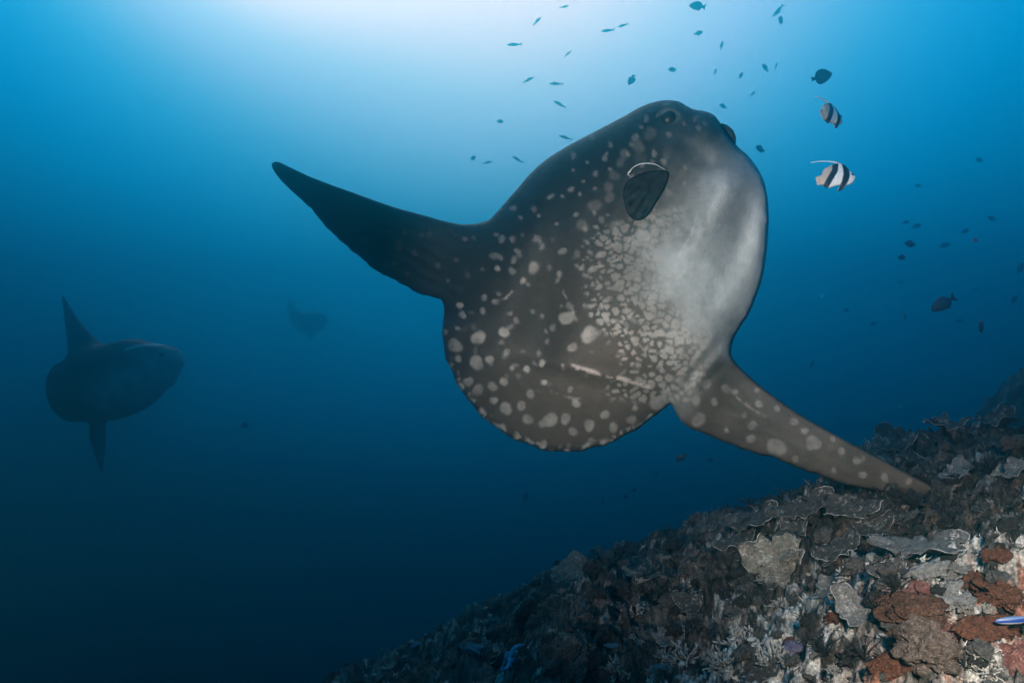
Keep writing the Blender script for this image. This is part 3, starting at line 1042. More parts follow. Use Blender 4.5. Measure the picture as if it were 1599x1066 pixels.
for sgn in (1, -1):
    e_ = obj("eye", make_mesh("eye", ICO[2][0] * .0055, ICO[2][1], M_EYE), ban)
    e_.location = ((545 - 420) * SCB, (860 - 862) * SCB, sgn * .011)
gban = "black and white bannerfish beside the sunfish"
tag(ban, "lower bannerfish seen side-on, with two bold black bands", "bannerfish", gban)
ban.matrix_world = Matrix.Translation(Vector(at(1307, 275, 3.5))) @ frame((1, -.12, .02), (0, 0, 1))
ban2 = copy_tree(ban)
tag(ban2, "upper bannerfish turned away, nose pointing down", "bannerfish", gban)
vv = Vector(at(1298, 179, 1.0)).normalized(); rr_ = vv.cross(Vector((0, 0, 1))).normalized(); uu_ = rr_.cross(vv)
ban2.matrix_world = Matrix.Translation(Vector(at(1298, 179, 3.6))) @ frame(rr_ * .50 + vv * .80 - uu_ * .28, uu_ - rr_ * .42)

# ------------------------------------------------------------------ the small fish
def fish_mesh(name, outline, thick, mat):
    bl = Blob(outline, .035, .03, 4, 500)
    p = bl.pts
    t_ = thick * np.sqrt(np.clip(bl.field(p), 0, 1)) * (1 - .7 * sstep(-.22, -.40, p[:, 0])); t_[bl.edge] = 0
    inn, F = bl.solid()
    V = np.vstack([np.column_stack([p, t_]), np.column_stack([p[inn], -t_[inn]])])
    return make_mesh(name, V, F, mat)


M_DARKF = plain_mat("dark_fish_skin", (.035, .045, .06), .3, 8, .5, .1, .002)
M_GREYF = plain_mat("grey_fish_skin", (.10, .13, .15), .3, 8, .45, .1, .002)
M_REDF = plain_mat("red_fish_skin", (.55, .10, .06), .3, 8, .5, .1, .002)
O_DAMSEL = [(.5, -.02), (.42, .09), (.25, .22), (.05, .30), (-.15, .27), (-.25, .16), (-.32, .08), (-.42, .17), (-.52, .22), (-.46, .02), (-.52, -.17), (-.42, -.13),
            (-.32, -.05), (-.24, -.16), (-.12, -.28), (.02, -.22), (.14, -.25), (.25, -.19), (.42, -.12)]
O_SLIM = [(.5, 0), (.40, .05), (.2, .10), (.05, .14), (-.05, .10), (-.25, .06), (-.36, .03), (-.44, .09), (-.54, .13), (-.47, .01), (-.54, -.11), (-.44, -.07),
          (-.36, -.02), (-.2, -.08), (0, -.10), (.2, -.09), (.40, -.05)]
O_DEEP = [(.5, .02), (.44, .13), (.30, .27), (.12, .38), (-.05, .40), (-.20, .34), (-.28, .22), (-.31, .09), (-.40, .10), (-.50, .13), (-.47, 0), (-.50, -.12), (-.40, -.09),
          (-.31, -.08), (-.28, -.22), (-.20, -.33), (-.05, -.38), (.12, -.34), (.30, -.24), (.44, -.11)]
FM = {}
for key, ol, th_ in (("damselfish", O_DAMSEL, .10), ("fusilier", O_SLIM, .08), ("triggerfish", O_DEEP, .09)):
    for mk, mm in (("d", M_DARKF), ("g", M_GREYF), ("r", M_REDF)):
        if mk == "r" and key != "damselfish": continue
        FM[key, mk] = fish_mesh(key, ol, th_, mm)
D, S, T = "damselfish", "fusilier", "triggerfish"
# photo x, y, length in photo pixels, heading in the picture (degrees), kind, skin, distance, turn away, label
FISH = [
    (1089, 10, 24, 165, D, "d", 5.5, .2, "blue-black damselfish at the top edge above the sunfish's brow"),
    (1215, 17, 28, 230, S, "g", 7.5, .3, "grey fusilier slanting near the top edge, above a small dark fish"),
    (1219, 32, 15, 95, D, "d", 6, .7, "small dark fish seen end-on just under a slanting fusilier"),
    (1091, 52, 12, 10, D, "d", 7, .3, "small dark fish below the blue-black one at the top edge"),
    (1127, 71, 11, 80, D, "g", 7.5, .6, "tiny grey fish seen end-on high above the sunfish's snout"),
    (803, 70, 23, 185, S, "g", 7.5, .1, "slim grey fusilier level in the bright water, uppermost of its shoal's clear ones"),
    (839, 33, 18, 48, S, "g", 9.5, .1, "pale fusilier slanting upwards in the brightest water"),
    (881, 11, 15, 8, S, "g", 10.5, .1, "ghostly fusilier close under the top edge"),
    (949, 48, 21, 190, S, "g", 10.5, .1, "ghostly fusilier, left one of a faint pair"),
    (973, 40, 17, 200, S, "g", 11, .1, "ghostly fusilier, right one of a faint pair"),
    (825, 125, 19, 25, S, "g", 7.5, .1, "grey fusilier tilted up, left of a level one"),
    (868, 131, 21, 176, S, "g", 7.2, .1, "grey fusilier level beside a tilted one"),
    (874, 163, 21, 150, S, "g", 7.5, .1, "grey fusilier nose up to the left, beneath a level one"),
    (887, 84, 13, 40, S, "g", 10.5, .2, "ghostly small fusilier amid the shoal over the sunfish's back"),
    (986, 125, 19, 245, D, "d", 5.5, .3, "blue-black fish nose down over the sunfish's back"),
    (1050, 109, 13, 185, D, "d", 7, .3, "small oval dark fish right above the sunfish's brow"),
    (1117, 112, 13, 60, S, "g", 8.5, .4, "small slim fish slanting steeply above the sunfish's snout"),
    (1195, 106, 14, 140, D, "d", 7, .4, "small dark fish nose up left, by an upright slim one"),
    (1212, 104, 10, 85, S, "g", 8.5, .4, "tiny upright slim fish beside a dark one"),
    (1157, 118, 9, 60, D, "g", 9.5, .3, "faint speck of a fish up right of the sunfish's snout"),
    (1283, 120, 27, 10, T, "d", 5.2, .35, "dark deep-bodied fish just above the bannerfish"),
    (1175, 147, 13, 35, S, "g", 8, .3, "grey fish slanting up between sunfish snout and bannerfish"),
    (1129, 166, 12, 160, D, "d", 7.5, .3, "small dark fish close over the sunfish's snout"),
    (883, 215, 21, 165, S, "g", 6.5, .1, "slim dark fusilier touching the outline of the sunfish's back"),
    (808, 249, 19, 150, S, "g", 7, .1, "fusilier nose up left, right one of three by the back"),
    (761, 254, 15, 10, S, "g", 8.5, .2, "faint fusilier, middle one of three by the back"),
    (739, 247, 10, 45, D, "g", 8, .4, "tiny fish, left one of three by the back"),
    (781, 190, 10, 10, D, "g", 8.5, .4, "tiny lone fish above the three by the sunfish's back"),
    (1187, 233, 17, 160, D, "d", 4.6, .5, "dark damselfish right in front of the sunfish's mouth"),
    (1529, 250, 15, 170, D, "d", 8.5, .4, "faint dark fish far right of the bannerfish"),
    (1434, 290, 9, 170, D, "d", 9, .4, "faint dark speck of a fish right of the lower bannerfish"),
    (1432, 353, 12, 20, D, "d", 7, .4, "upper dark fish of the loose column below the bannerfish"),
    (1415, 347, 9, 10, D, "d", 9, .4, "faint fish left of the upper dark one in the column"),
    (1421, 381, 19, 172, D, "d", 5.8, .2, "longer dark fish in the middle of the loose column"),
    (1408, 402, 15, 5, D, "d", 5.8, .3, "stubby dark fish under the longer one in the column"),
    (1406, 441, 12, 160, S, "d", 6.5, .3, "lowest small dark fish of the loose column"),
    (1475, 383, 14, 10, D, "d", 8.5, .4, "blurred dark fish right of the loose column"),
    (1507, 361, 11, 30, D, "d", 9, .4, "faint fish left above the red one"),
    (1523, 375, 11, 180, D, "r", 6.0, .4, "small red fish in the open water"),
    (1549, 341, 12, 140, D, "d", 7, .5, "small dark fish right above the red one"),
    (1473, 474, 36, 212, D, "d", 5.2, .25, "largest dark fish over the reef, nose down with tail raised"),
    (1532, 510, 22, 80, T, "d", 5.6, .5, "dark fish seen nearly end-on, low at the right over the reef"),
    (1322, 484, 10, 10, D, "d", 8.5, .4, "faint small fish in open water between belly and reef fish"),
    (1413, 495, 12, 80, D, "d", 9.5, .5, "faint upright fish left below the largest dark one"),
    (1364, 505, 10, 170, D, "d", 9.5, .4, "faint fish in the water above the sunfish's lower fin"),
    (1499, 501, 9, 170, D, "d", 9, .5, "faint small fish between the largest dark one and the end-on one"),
    (1523, 452, 12, 10, S, "d", 9.5, .4, "faint slim fish right of the largest dark one"),
    (1268, 569, 11, 85, D, "d", 7, .6, "small upright fish in the gap above the sunfish's lower fin"),
    (1593, 419, 16, 85, D, "d", 9, .6, "faint upright fish at the right edge, upper one"),
    (1584, 468, 14, 80, D, "d", 9, .6, "faint upright fish at the right edge, lower one"),
    (1064, 714, 17, 215, D, "d", 5.8, .3, "dark fish under the root of the sunfish's lower fin"),
    (1109, 718, 11, 10, D, "d", 6.8, .4, "small dark fish right of the one under the fin root"),
    (1025, 740, 9, 30, D, "d", 8.5, .4, "faint fish below left of the one under the fin root"),
    (990, 765, 11, 30, D, "d", 6.5, .4, "upper of two small dark fish above the reef's edge"),
    (977, 776, 10, 30, D, "d", 6.5, .4, "lower of two small dark fish above the reef's edge"),
    (941, 783, 9, 70, D, "d", 7.5, .5, "faint fish left of the pair above the reef's edge"),
    (821, 775, 15, 65, D, "d", 7.5, .5, "dim dark fish alone under the sunfish's tail edge"),
    (383, 664, 15, 175, D, "d", 7.5, .4, "lone dark fish deep in the blue below the faint sunfish"),
]
first = {}
for (fx, fy, ln, hd, kind, sk, Z, away, lab) in FISH:
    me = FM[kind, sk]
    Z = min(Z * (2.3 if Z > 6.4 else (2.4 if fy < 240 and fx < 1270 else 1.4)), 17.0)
    if kind not in first:
        o_ = obj(kind, me); first[kind] = o_
    else:
        o_ = first[kind].copy(); o_.data = me; COL.objects.link(o_)
    a_ = math.radians(hd)
    hv = math.cos(a_) * EX + math.sin(a_) * EU
    hv = hv + away * EF * random.choice((-1, 1))
    up = EU * 1.0 + EX * .01
    if abs(math.sin(a_)) > .75 and away < .45: up = -EX * math.sin(a_) + .3 * EU
    L = ln * Z / FPX * (1 + .35 * away)
    o_.matrix_world = Matrix.Translation(Vector(at(fx, fy, Z))) @ frame(hv, up) @ Matrix.Scale(L, 4)
    tag(o_, lab, "fish", {D: "small dark damselfish over the reef", S: "slim fusiliers in the open water", T: "dark deep-bodied fish"}[kind])

# ------------------------------------------------------------------ corals and other life on the slope
M_RIM = plain_mat("coral_rim", (.36, .355, .34), .5, 14, .85, .3, .003)


def plate_mat(name, c, c2):
    m, t, b = new_mat(name)
    co = t.nodes.new("ShaderNodeTexCoord")
    ln = t.nodes.new("ShaderNodeVectorMath"); ln.operation = "LENGTH"
    t.links.new(co.outputs["Object"], ln.inputs[0])
    n1 = tnoise(t, 3.5, 8, .68); n2 = tnoise(t, 14, 8, .72)
    w_ = mnode(t, "SINE", mnode(t, "ADD", mnode(t, "MULTIPLY", ln.outputs["Value"], 38), mnode(t, "MULTIPLY", n1.outputs["Fac"], 12)))
    f = mapr(t, n1.outputs["Fac"], .38, .62, 0, 1)
    col = mixc(t, f, c2, c)
    k = mapr(t, w_, -1, 1, .94, 1.05)
    k2 = mapr(t, n2.outputs["Fac"], .35, .65, .5, 1.35)
    v = t.nodes.new("ShaderNodeVectorMath"); v.operation = "SCALE"
    t.links.new(col, v.inputs[0]); t.links.new(mnode(t, "MULTIPLY", k, k2), v.inputs["Scale"])
    f = mapr(t, n1.outputs["Fac"], .57, .63, 0, .75)
    f = mnode(t, "MULTIPLY", f, mapr(t, n2.outputs["Fac"], .45, .6, 0, 1))
    col = mixc(t, f, v.outputs[0], (.38, .37, .35))
    t.links.new(col, b.inputs["Base Color"])
    b.inputs["Roughness"].default_value = .85
    b.inputs["Specular IOR Level"].default_value = .15
    bump(t, b, mnode(t, "ADD", n2.outputs["Fac"], mnode(t, "MULTIPLY", w_, .08)), .6, .02)
    return m


PM = {"grey": plate_mat("plate_grey", (.15, .145, .14), (.075, .073, .07)),
      "tan": plate_mat("plate_tan", (.185, .16, .13), (.09, .078, .065)),
      "dark": plate_mat("plate_dark", (.065, .06, .056), (.028, .026, .025)),
      "brown": plate_mat("plate_brown", (.20, .10, .06), (.12, .06, .04))}


def plate_mesh(seed, cup=.25, fan=0.0, stretch=1.0):
    r_ = np.random.default_rng(seed)
    nth, nr_ = 72, 12
    th = np.linspace(0, 2 * math.pi, nth, endpoint=False)
    a1, a2, a3, a4 = r_.random(4) * 6.28
    out = 1 + .17 * np.sin(2 * th + a1) + .13 * np.sin(3 * th + a2) + .09 * np.sin(5 * th + a4) + .06 * np.sin(9 * th + a3) + .035 * np.sin(17 * th + a4)
    out *= 1 - fan * (np.cos(th - a1) * .5 + .5) * .5
    s = np.linspace(0, 1, nr_)
    TH, S_ = np.meshgrid(th, s, indexing="ij")
    Rr = S_ * out[:, None]
    z = cup * Rr ** 2 + .10 * np.sin(3 * TH + a2) * S_ ** 2 + .05 * np.sin(6 * TH + a3) * S_ ** 3 + .07 * fbm(Rr * np.cos(TH) * 3, Rr * np.sin(TH) * 3, seed, 4, .6) * np.sqrt(S_) + .05 * np.sin(11 * TH + a1) * S_ ** 4
    X_, Y_ = Rr * np.cos(TH) * stretch, Rr * np.sin(TH)
    top = np.stack([X_, Y_, z], -1)
    thick = .05 * (1 - .55 * S_) + .03 * (1 - S_)
    bot = np.stack([X_ * .99, Y_ * .99, z - thick], -1)
    V = np.vstack([top.reshape(-1, 3), bot.reshape(-1, 3)])
    n = nth * nr_
    ii = np.arange(n).reshape(nth, nr_); jj = np.roll(ii, -1, 0)
    q = np.stack([ii[:, :-1], ii[:, 1:], jj[:, 1:], jj[:, :-1]], -1).reshape(-1, 4)
    qb = q[:, ::-1] + n
    side = np.stack([ii[:, -1], ii[:, -1] + n, jj[:, -1] + n, jj[:, -1]], -1)
    rimp = np.vstack([top[:, -1], top[:1, -1], top[1:2, -1]]) + np.array((0, 0, -.01))
    rv, rf_ = tube_on(rimp, .003 + .012 * sstep(-.35, .35, perlin(np.arange(len(rimp)) * .23, np.full(len(rimp), seed * 1.7), 4)), 6)
    return V, np.vstack([q, qb, side]), rv, rf_


PLATES = [plate_mesh(100 + i, c_, f_, s_) for i, (c_, f_, s_) in enumerate([(.22, .2, 1.25), (.35, .5, 1.1), (.12, .0, 1.5), (.28, .6, 1.0), (.05, .3, 1.35), (.40, .2, 1.0)])]
PME = {}


def plate(kind, tint, p, n, R_, spin, label, group=None, flat=1.0):
    key = (kind, tint)
    if key not in PME:
        V, F, rv, rf_ = PLATES[kind]
        PME[key] = (make_mesh("plate_coral", V, F, PM[tint]), make_mesh("rim", rv, rf_, M_RIM))
    a_, b_ = PME[key]
    o_ = obj("plate_coral", a_)
    obj("rim", b_, o_)
    n = Vector(n).normalized()
    o_.matrix_world = Matrix.Translation(Vector(p)) @ n.to_track_quat("Z", "Y").to_matrix().to_4x4() @ Matrix.Rotation(spin, 4, "Z") @ Matrix.Diagonal((R_, R_, R_ * flat, 1))
    tag(o_, label, "coral", group)
    return o_


def on_reef(px, py):
    hit = ground_hit(px, py)
    if hit is None: return None
    return hit


def place_plate(px, py, wpx, kind, tint, tilt, spin, label, group=None, raise_=.25, flat=1.0, side=0.0):
    hit = on_reef(px, py)
    if hit is None: return
    p, Z = hit
    R_ = wpx * .5 * Z / FPX
    tocam = Vector((-p[0], -p[1], -p[2])).normalized()
    n = ground_normal(p) * (1 - tilt) + tocam * tilt + Vector((side, 0, 0))
    n.normalize()
    return plate(kind, tint, Vector(p) + n * R_ * raise_, n, R_, spin, label, group, flat)


NAMED_PLATES = [
    (1213, 905, 98, 3, "tan", .55, 2.6, "large tan plate coral standing out with a white lower rim", .30),
    (1238, 872, 46, 1, "tan", .5, 1.0, "tan coral flap growing on top of the large tan plate", .5),
    (1312, 866, 76, 4, "dark", .25, .3, "smooth dark plate coral behind the large tan plate", .3),
    (1446, 868, 118, 2, "grey", .20, .1, "broad flat grey plate coral with a white wavy rim at its right end", .3),
    (1395, 895, 60, 0, "dark", .3, 2.2, "dark plate coral tucked below the broad flat grey plate", .2),
    (1345, 958, 84, 5, "grey", .5, 4.0, "grey plate coral with white upper rim beside the brown sponge", .35),
    (1300, 930, 58, 1, "grey", .3, .9, "grey plate coral with a pale front edge between tan plate and brown sponge", .25),
    (1080, 972, 50, 0, "dark", .45, 1.5, "small dark plate coral with a bright crescent rim below", .35),
    (1045, 1000, 60, 3, "grey", .4, .4, "grey plate coral half hidden behind pale branching coral", .3),
    (893, 903, 50, 4, "tan", .6, .1, "pale oblong plate coral standing alone on the far dim slope", .6),
    (1185, 828, 90, 2, "dark", .04, .05, "long dark plate with thin pale edge jutting out over the deep", .4),
    (1268, 808, 84, 2, "dark", .05, .3, "long dark plate with pale edge under the sunfish's lower fin", .35),
    (1150, 855, 70, 4, "dark", .08, .2, "dark shelf of plate coral left of the large tan plate", .35),
    (1330, 812, 70, 2, "dark", .06, 3.0, "dark plate with a pale edge right under the fin tip", .2),
    (1400, 705, 80, 0, "dark", .15, 1.0, "dark ruffled plate coral crowning the reef mound, left one", .2),
    (1480, 678, 76, 1, "dark", .12, 2.0, "dark ruffled plate coral crowning the reef mound, middle one", .3),
    (1565, 675, 74, 5, "dark", .12, 3.0, "dark ruffled plate coral crowning the reef mound, right one", .35),
    (1190, 1045, 70, 4, "dark", .5, 1.0, "flat dark plate at the bottom edge beside pale branching coral", .2),
    (1585, 745, 56, 3, "grey", .2, 2.0, "grey plate coral with blue-white edge at the right side", .3),
    (1500, 752, 56, 0, "grey", .25, .7, "grey plate coral on the mound behind the fin tip", .25),
    (1250, 842, 66, 1, "dark", .05, 1.2, "dark plate edge peeping out above the large tan plate", .3),
    (1370, 838, 70, 5, "dark", .08, 2.4, "thin dark plate between the fin tip and the broad flat grey plate", .25),
]
for (px, py, wpx, kd, tint, tilt, spin, lab, rs) in NAMED_PLATES:
    place_plate(px, py, wpx * (1.0 if tint == "tan" else .82), kd, tint, tilt, spin, lab, "plate corals with pale rims", rs)

# reef outline in the picture: only there things are scattered
REEF = [(560, 1066), (700, 985), (800, 920), (900, 870), (1010, 825), (1120, 800), (1250, 765), (1340, 760), (1355, 690), (1420, 670), (1599, 670), (1599, 1066)]


def reef_pixels(n, seed, near=0.0):
    r_ = np.random.default_rng(seed)
    P = []
    while len(P) < n:
        q = np.stack([r_.uniform(560, 1620, 400), r_.uniform(660, 1080, 400)], 1)
        ok = inside(np.array(REEF, float), np.clip(q[:, 0], 0, 1597), np.clip(q[:, 1], 0, 1064))
        if near: ok &= r_.random(400) < (np.clip((q[:, 1] - 660) / 400, 0, 1) * near + (1 - near))
        P += q[ok].tolist()
    return P[:n]


SCATTER = []                                    # (object, photo pixel, what it is): labelled once the landmarks stand
for i, (px, py) in enumerate(reef_pixels(60, 5)):
    s_ = random.uniform(12, 27)
    tint = random.choice(("dark", "dark", "dark", "grey", "tan" if py > 860 else "dark"))
    o_ = place_plate(px, py, s_, random.randrange(6), tint, random.uniform(.0, .3), random.uniform(0, 6.28), None,
                     {"dark": "little dark coral plates", "grey": "little grey coral plates", "tan": "little tan coral plates"}[tint], random.uniform(.1, .35), side=random.uniform(-.35, .2))
    if o_: SCATTER.append((o_, px, py, "little %s coral plate" % tint, "coral"))


# --- lumps: boulder corals, sponges
def lump_mesh(name, seed, mat, sub=4, sq=(1, 1, .7), rough=.22, knob=0.0, freq=1.6):
    v, f = ICO[sub]
    v = v.copy()
    p_, q_ = v[:, 0] + .7 * v[:, 2], v[:, 1] - .8 * v[:, 2]
    a_ = fbm(p_ * freq + seed, q_ * freq, seed, 3)
    b_ = 1 - 2 * np.abs(fbm(p_ * 3.3, q_ * 3.3 + seed, seed + 5, 4, .6))
    c_ = fbm(p_ * 9, q_ * 9 + seed, seed + 9, 3, .6)
    r_ = 1 + 1.3 * rough * a_ + .22 * rough * b_ + .30 * rough * c_
    if knob:
        f1, _, ci = worley(p_ * 2.6, q_ * 2.6, seed)
        r_ = r_ + knob * (1 - np.clip(f1 * 1.3, 0, 1) ** 2)
    return make_mesh(name, v * r_[:, None] * np.array(sq), f, mat)


def crust_mat(name, dark, mid_, pale, scale=2.2, amt=.6):
    """encrusted surface: dark hollows, mid growth, pale specks"""
    m, t, b = new_mat(name)
    n1 = tnoise(t, scale, 9, .7); n2 = tnoise(t, scale * 5, 7, .7)
    col = mixc(t, mapr(t, n1.outputs["Fac"], .40, .60, 0, 1), dark, mid_)
    v = t.nodes.new("ShaderNodeVectorMath"); v.operation = "SCALE"
    t.links.new(col, v.inputs[0]); t.links.new(mapr(t, n2.outputs["Fac"], .35, .65, .45, 1.4), v.inputs["Scale"])
    f = mnode(t, "MULTIPLY", mapr(t, n2.outputs["Fac"], .55, .64, 0, amt), mapr(t, n1.outputs["Fac"], .42, .56, .2, 1))
    col = mixc(t, f, v.outputs[0], pale)
    t.links.new(col, b.inputs["Base Color"])
    b.inputs["Roughness"].default_value = .88
    b.inputs["Specular IOR Level"].default_value = .15
    bump(t, b, mnode(t, "ADD", n1.outputs["Fac"], n2.outputs["Fac"]), .9, .10)
    return m


M_BOULD = crust_mat("boulder_coral", (.07, .064, .058), (.21, .195, .18), (.44, .43, .41))
M_DBOULD = crust_mat("dark_boulder_coral", (.022, .02, .019), (.075, .068, .062), (.24, .23, .22))
M_TANB = crust_mat("tan_coral", (.11, .08, .065), (.28, .215, .175), (.48, .44, .40), 2.6)
M_ORANGE = crust_mat("orange_sponge", (.13, .05, .03), (.27, .10, .052), (.36, .33, .30), 2.0, .9)
M_BROWN = crust_mat("brown_sponge", (.10, .05, .035), (.19, .092, .058), (.36, .33, .30), 1.6, .45)
M_PINK = crust_mat("pink_sponge", (.22, .09, .075), (.48, .22, .19), (.55, .48, .45), 1.8)
M_WSP = crust_mat("white_sponge", (.22, .21, .20), (.54, .53, .50), (.70, .69, .67), 2.4)
M_BLUE = plain_mat("blue_sponge", (.07, .20, .29), .5, 3, .85, .7, .08)
M_PURP = plain_mat("purple_ascidian", (.15, .15, .22), .4, 3, .7, .6, .05, c2=(.17, .09, .14))
LUMPS = {}


def lump(kind, px, py, wpx, name, mat, label, cat, group=None, sq=(1, 1, .7), rough=.22, knob=0.0, sink=.25, seed=None, tall=1.0, spin=None):
    hit = on_reef(px, py)
    if hit is None: return
    p, Z = hit
    key = (kind, mat.name, seed if seed is not None else random.randrange(4))
    if key not in LUMPS:
        LUMPS[key] = lump_mesh(name, 7 + 13 * key[2], mat, 4 if wpx > 40 else 3, sq, rough, knob)
    o_ = obj(name, LUMPS[key])
    R_ = wpx * .5 * Z / FPX
    n = ground_normal(p)
    o_.matrix_world = Matrix.Translation(Vector(p) + n * R_ * (.5 - sink)) @ n.to_track_quat("Z", "Y").to_matrix().to_4x4() @ Matrix.Rotation(random.uniform(0, 6.28) if spin is None else spin, 4, "Z") @ Matrix.Diagonal((R_, R_, R_ * tall, 1))
    tag(o_, label, cat, group)
    return o_


lump("b", 888, 1042, 80, "boulder_coral", M_BOULD, "rounded pale grey boulder coral at the bottom edge", "coral", None, (1, .9, .8), rough=.35, seed=0, sink=.2)
lump("b", 1452, 1030, 84, "boulder_coral", M_TANB, "tan knobbly coral mound below the brown sponge", "coral", None, (1, .9, .8), .3, .2, .15, seed=1)
lump("e", 1425, 960, 72, "brown_sponge", M_BROWN, "smooth red-brown sponge sheet in the middle of the near reef", "sponge", None, (1.2, .8, .30), .38, .1, .2, seed=2, spin=.3)
for (px, py, w_, s_, lab) in [(1480, 938, 40, 3, "white crusty patch right against the brown sponge"), (1508, 915, 38, 1, "white crusty patch farthest right of the white cluster"),
                              (1475, 908, 34, 0, "white crusty patch in the middle of the white cluster"), (1505, 942, 26, 2, "small white crust at the lower right of the white cluster"),
                              (1450, 895, 36, 2, "thin white streak of crust at the left of the white cluster"), (1495, 892, 30, 3, "thin white streak of crust topping the white cluster")]:
    lump("w", px, py, w_, "white_sponge", M_WSP, lab, "sponge", "white crust patches", (1.25, .8, .22), .7, .35, .35, seed=s_)
for (px, py, w_, s_, lab) in [(1565, 948, 46, 0, "orange sponge clump just above the striped wrasse"), (1533, 985, 44, 1, "orange sponge clump left below the striped wrasse"),
                              (1578, 994, 44, 2, "orange sponge clump right below the striped wrasse"), (1532, 920, 34, 3, "dark orange sponge by the white crust patch"),
                              (1400, 1050, 46, 1, "orange branching sponge at the bottom edge"), (1305, 968, 26, 2, "small orange sponge left of the grey plate coral"),
                              (1555, 885, 30, 0, "dull red sponge high on the right of the near reef"), (1236, 1003, 16, 3, "little orange sponge above the purple sea squirt")]:
    lump("o", px, py, w_, "orange_sponge", M_ORANGE, lab, "sponge", "orange sponges", (1.1, .9, .42), .6, .35, .3, seed=s_)
for (px, py, w_, s_, lab) in [(1590, 1040, 64, 0, "pink sponge in the bottom right corner"), (1478, 985, 22, 1, "small pink sponge right of the tan coral mound"),
                              (1488, 1012, 26, 2, "round pink sponge on the edge of the tan coral mound"), (1437, 925, 22, 3, "pale pink sea squirt on top of the brown sponge, right one"),
                              (1418, 930, 18, 1, "pale pink sea squirt on top of the brown sponge, left one"), (1211, 904, 13, 2, "small salmon pink sponge sitting on the large tan plate"),
                              (1245, 805, 14, 0, "small pinkish ball at the reef's edge under the fin")]:
    lump("p", px, py, w_, "pink_sponge", M_PINK, lab, "sponge", "pink sponges", (1, .9, .6), .45, .25, .15, seed=s_)
lump("u", 1238, 1019, 38, "sea_squirt", M_PURP, "purple-grey oval sea squirt on the near reef", "sea squirt", None, (1.3, .7, .34), .35, .1, .1, seed=0, spin=.2)
for (px, py, w_, s_, lab) in [(737, 1018, 30, 0, "light blue sponge streak low on the dim slope"), (650, 1015, 22, 1, "dim blue sponge at the lower left end of the reef"),
                              (1032, 1047, 13, 2, "tiny light blue sponge at the bottom edge"), (958, 1014, 14, 3, "tiny blue sponge beside the white coral tuft")]:
    lump("l", px, py, w_, "blue_sponge", M_BLUE, lab, "sponge", "blue sponges", (1.5, .5, .3), .5, .3, .15, seed=s_, spin=.4)
for i, (px, py) in enumerate(reef_pixels(100, 15)):
    dk = random.random() < (.8 if py < 880 else .5)
    o_ = lump("s", px, py, random.uniform(11, 30), "boulder_coral", M_DBOULD if dk else M_BOULD, None, None,
              "small dark coral heads" if dk else "small grey coral heads", (1, .95, .55), .45, .3, .3)
    if o_: SCATTER.append((o_, px, py, "small %s knobbly coral head" % ("dark" if dk else "grey"), "coral"))

# --- branching corals, feather stars, sea star
def merge(parts):
    V, F, A_ = [], [], []
    o_ = 0
    for v, f, a_ in parts:
        V.append(v); A_.append(a_)
        F += [tuple(i + o_ for i in q) for q in f]
        o_ += len(v)
    return np.vstack(V), F, np.concatenate(A_)


def tuft(seed, n=24, ln=(.6, 1.0), rad_=.085, spread=1.0, twig=2):
    r_ = np.random.default_rng(seed)
    parts = []
    for i in range(n):
        a_ = r_.random() * 6.28; e = spread * r_.random() ** .6 * 1.25
        d = np.array((math.sin(e) * math.cos(a_), math.sin(e) * math.sin(a_), math.cos(e)))
        L = r_.uniform(*ln)
        b0 = np.array((d[0], d[1], 0)) * .25
        bend = r_.normal(size=3) * .12
        s = np.linspace(0, 1, 4)
        P = b0 + s[:, None] * d * L + (s ** 2)[:, None] * bend
        v, f = tube_on(P, rad_ * (1 - .45 * s) * r_.uniform(.8, 1.2), 5)
        parts.append((v, f, np.concatenate([np.repeat(s, 5), [0, 1]])))
        for k_ in range(twig):
            q0 = P[1 + k_ % 2] + (P[2 + k_ % 2] - P[1 + k_ % 2]) * r_.random()
            dd = d + r_.normal(size=3) * .7; dd /= np.linalg.norm(dd)
            ss = np.linspace(0, 1, 3)
            v, f = tube_on(q0 + ss[:, None] * dd * L * .38, rad_ * .7 * (1 - .4 * ss), 5)
            parts.append((v, f, np.concatenate([np.repeat(.5 + .5 * ss, 5), [.5, 1]])))
    return merge(parts)


def tip_mat(name, c, tip):
    m, t, b = new_mat(name)
    a_ = attr(t, "tip")
    n1 = tnoise(t, 12, 5, .6)
    f = mapr(t, a_.outputs["Fac"], .45, 1, 0, 1)
    col = mixc(t, f, c, tip)
    v = t.nodes.new("ShaderNodeVectorMath"); v.operation = "SCALE"
    t.links.new(col, v.inputs[0]); t.links.new(mapr(t, n1.outputs["Fac"], .35, .65, .65, 1.25), v.inputs["Scale"])
    t.links.new(v.outputs[0], b.inputs["Base Color"])
    b.inputs["Roughness"].default_value = .85
    b.inputs["Specular IOR Level"].default_value = .15
    bump(t, b, n1.outputs["Fac"], .5, .03)
    return m


M_PALEBR = tip_mat("pale_branching", (.12, .11, .10), (.31, .295, .27))
M_DARKBR = tip_mat("dark_branching", (.035, .032, .03), (.10, .095, .09))
M_FEATH = tip_mat("feather_star", (.014, .013, .013), (.03, .028, .026))
M_BLUEST = plain_mat("blue_sea_star", (.05, .24, .38), .3, 10, .6, .3, .01)
TUFTS = {("pale", s): None for s in range(3)}
for s in range(4):
    v, f, a_ = tuft(20 + s, 26, (.5, .95), .085)
    TUFTS["pale", s] = make_mesh("branching_coral", v, f, M_PALEBR, True, {"tip": a_})
    v, f, a_ = tuft(40 + s, 18, (.6, 1.1), .07, .8, 1)
    TUFTS["dark", s] = make_mesh("branching_coral", v, f, M_DARKBR, True, {"tip": a_})


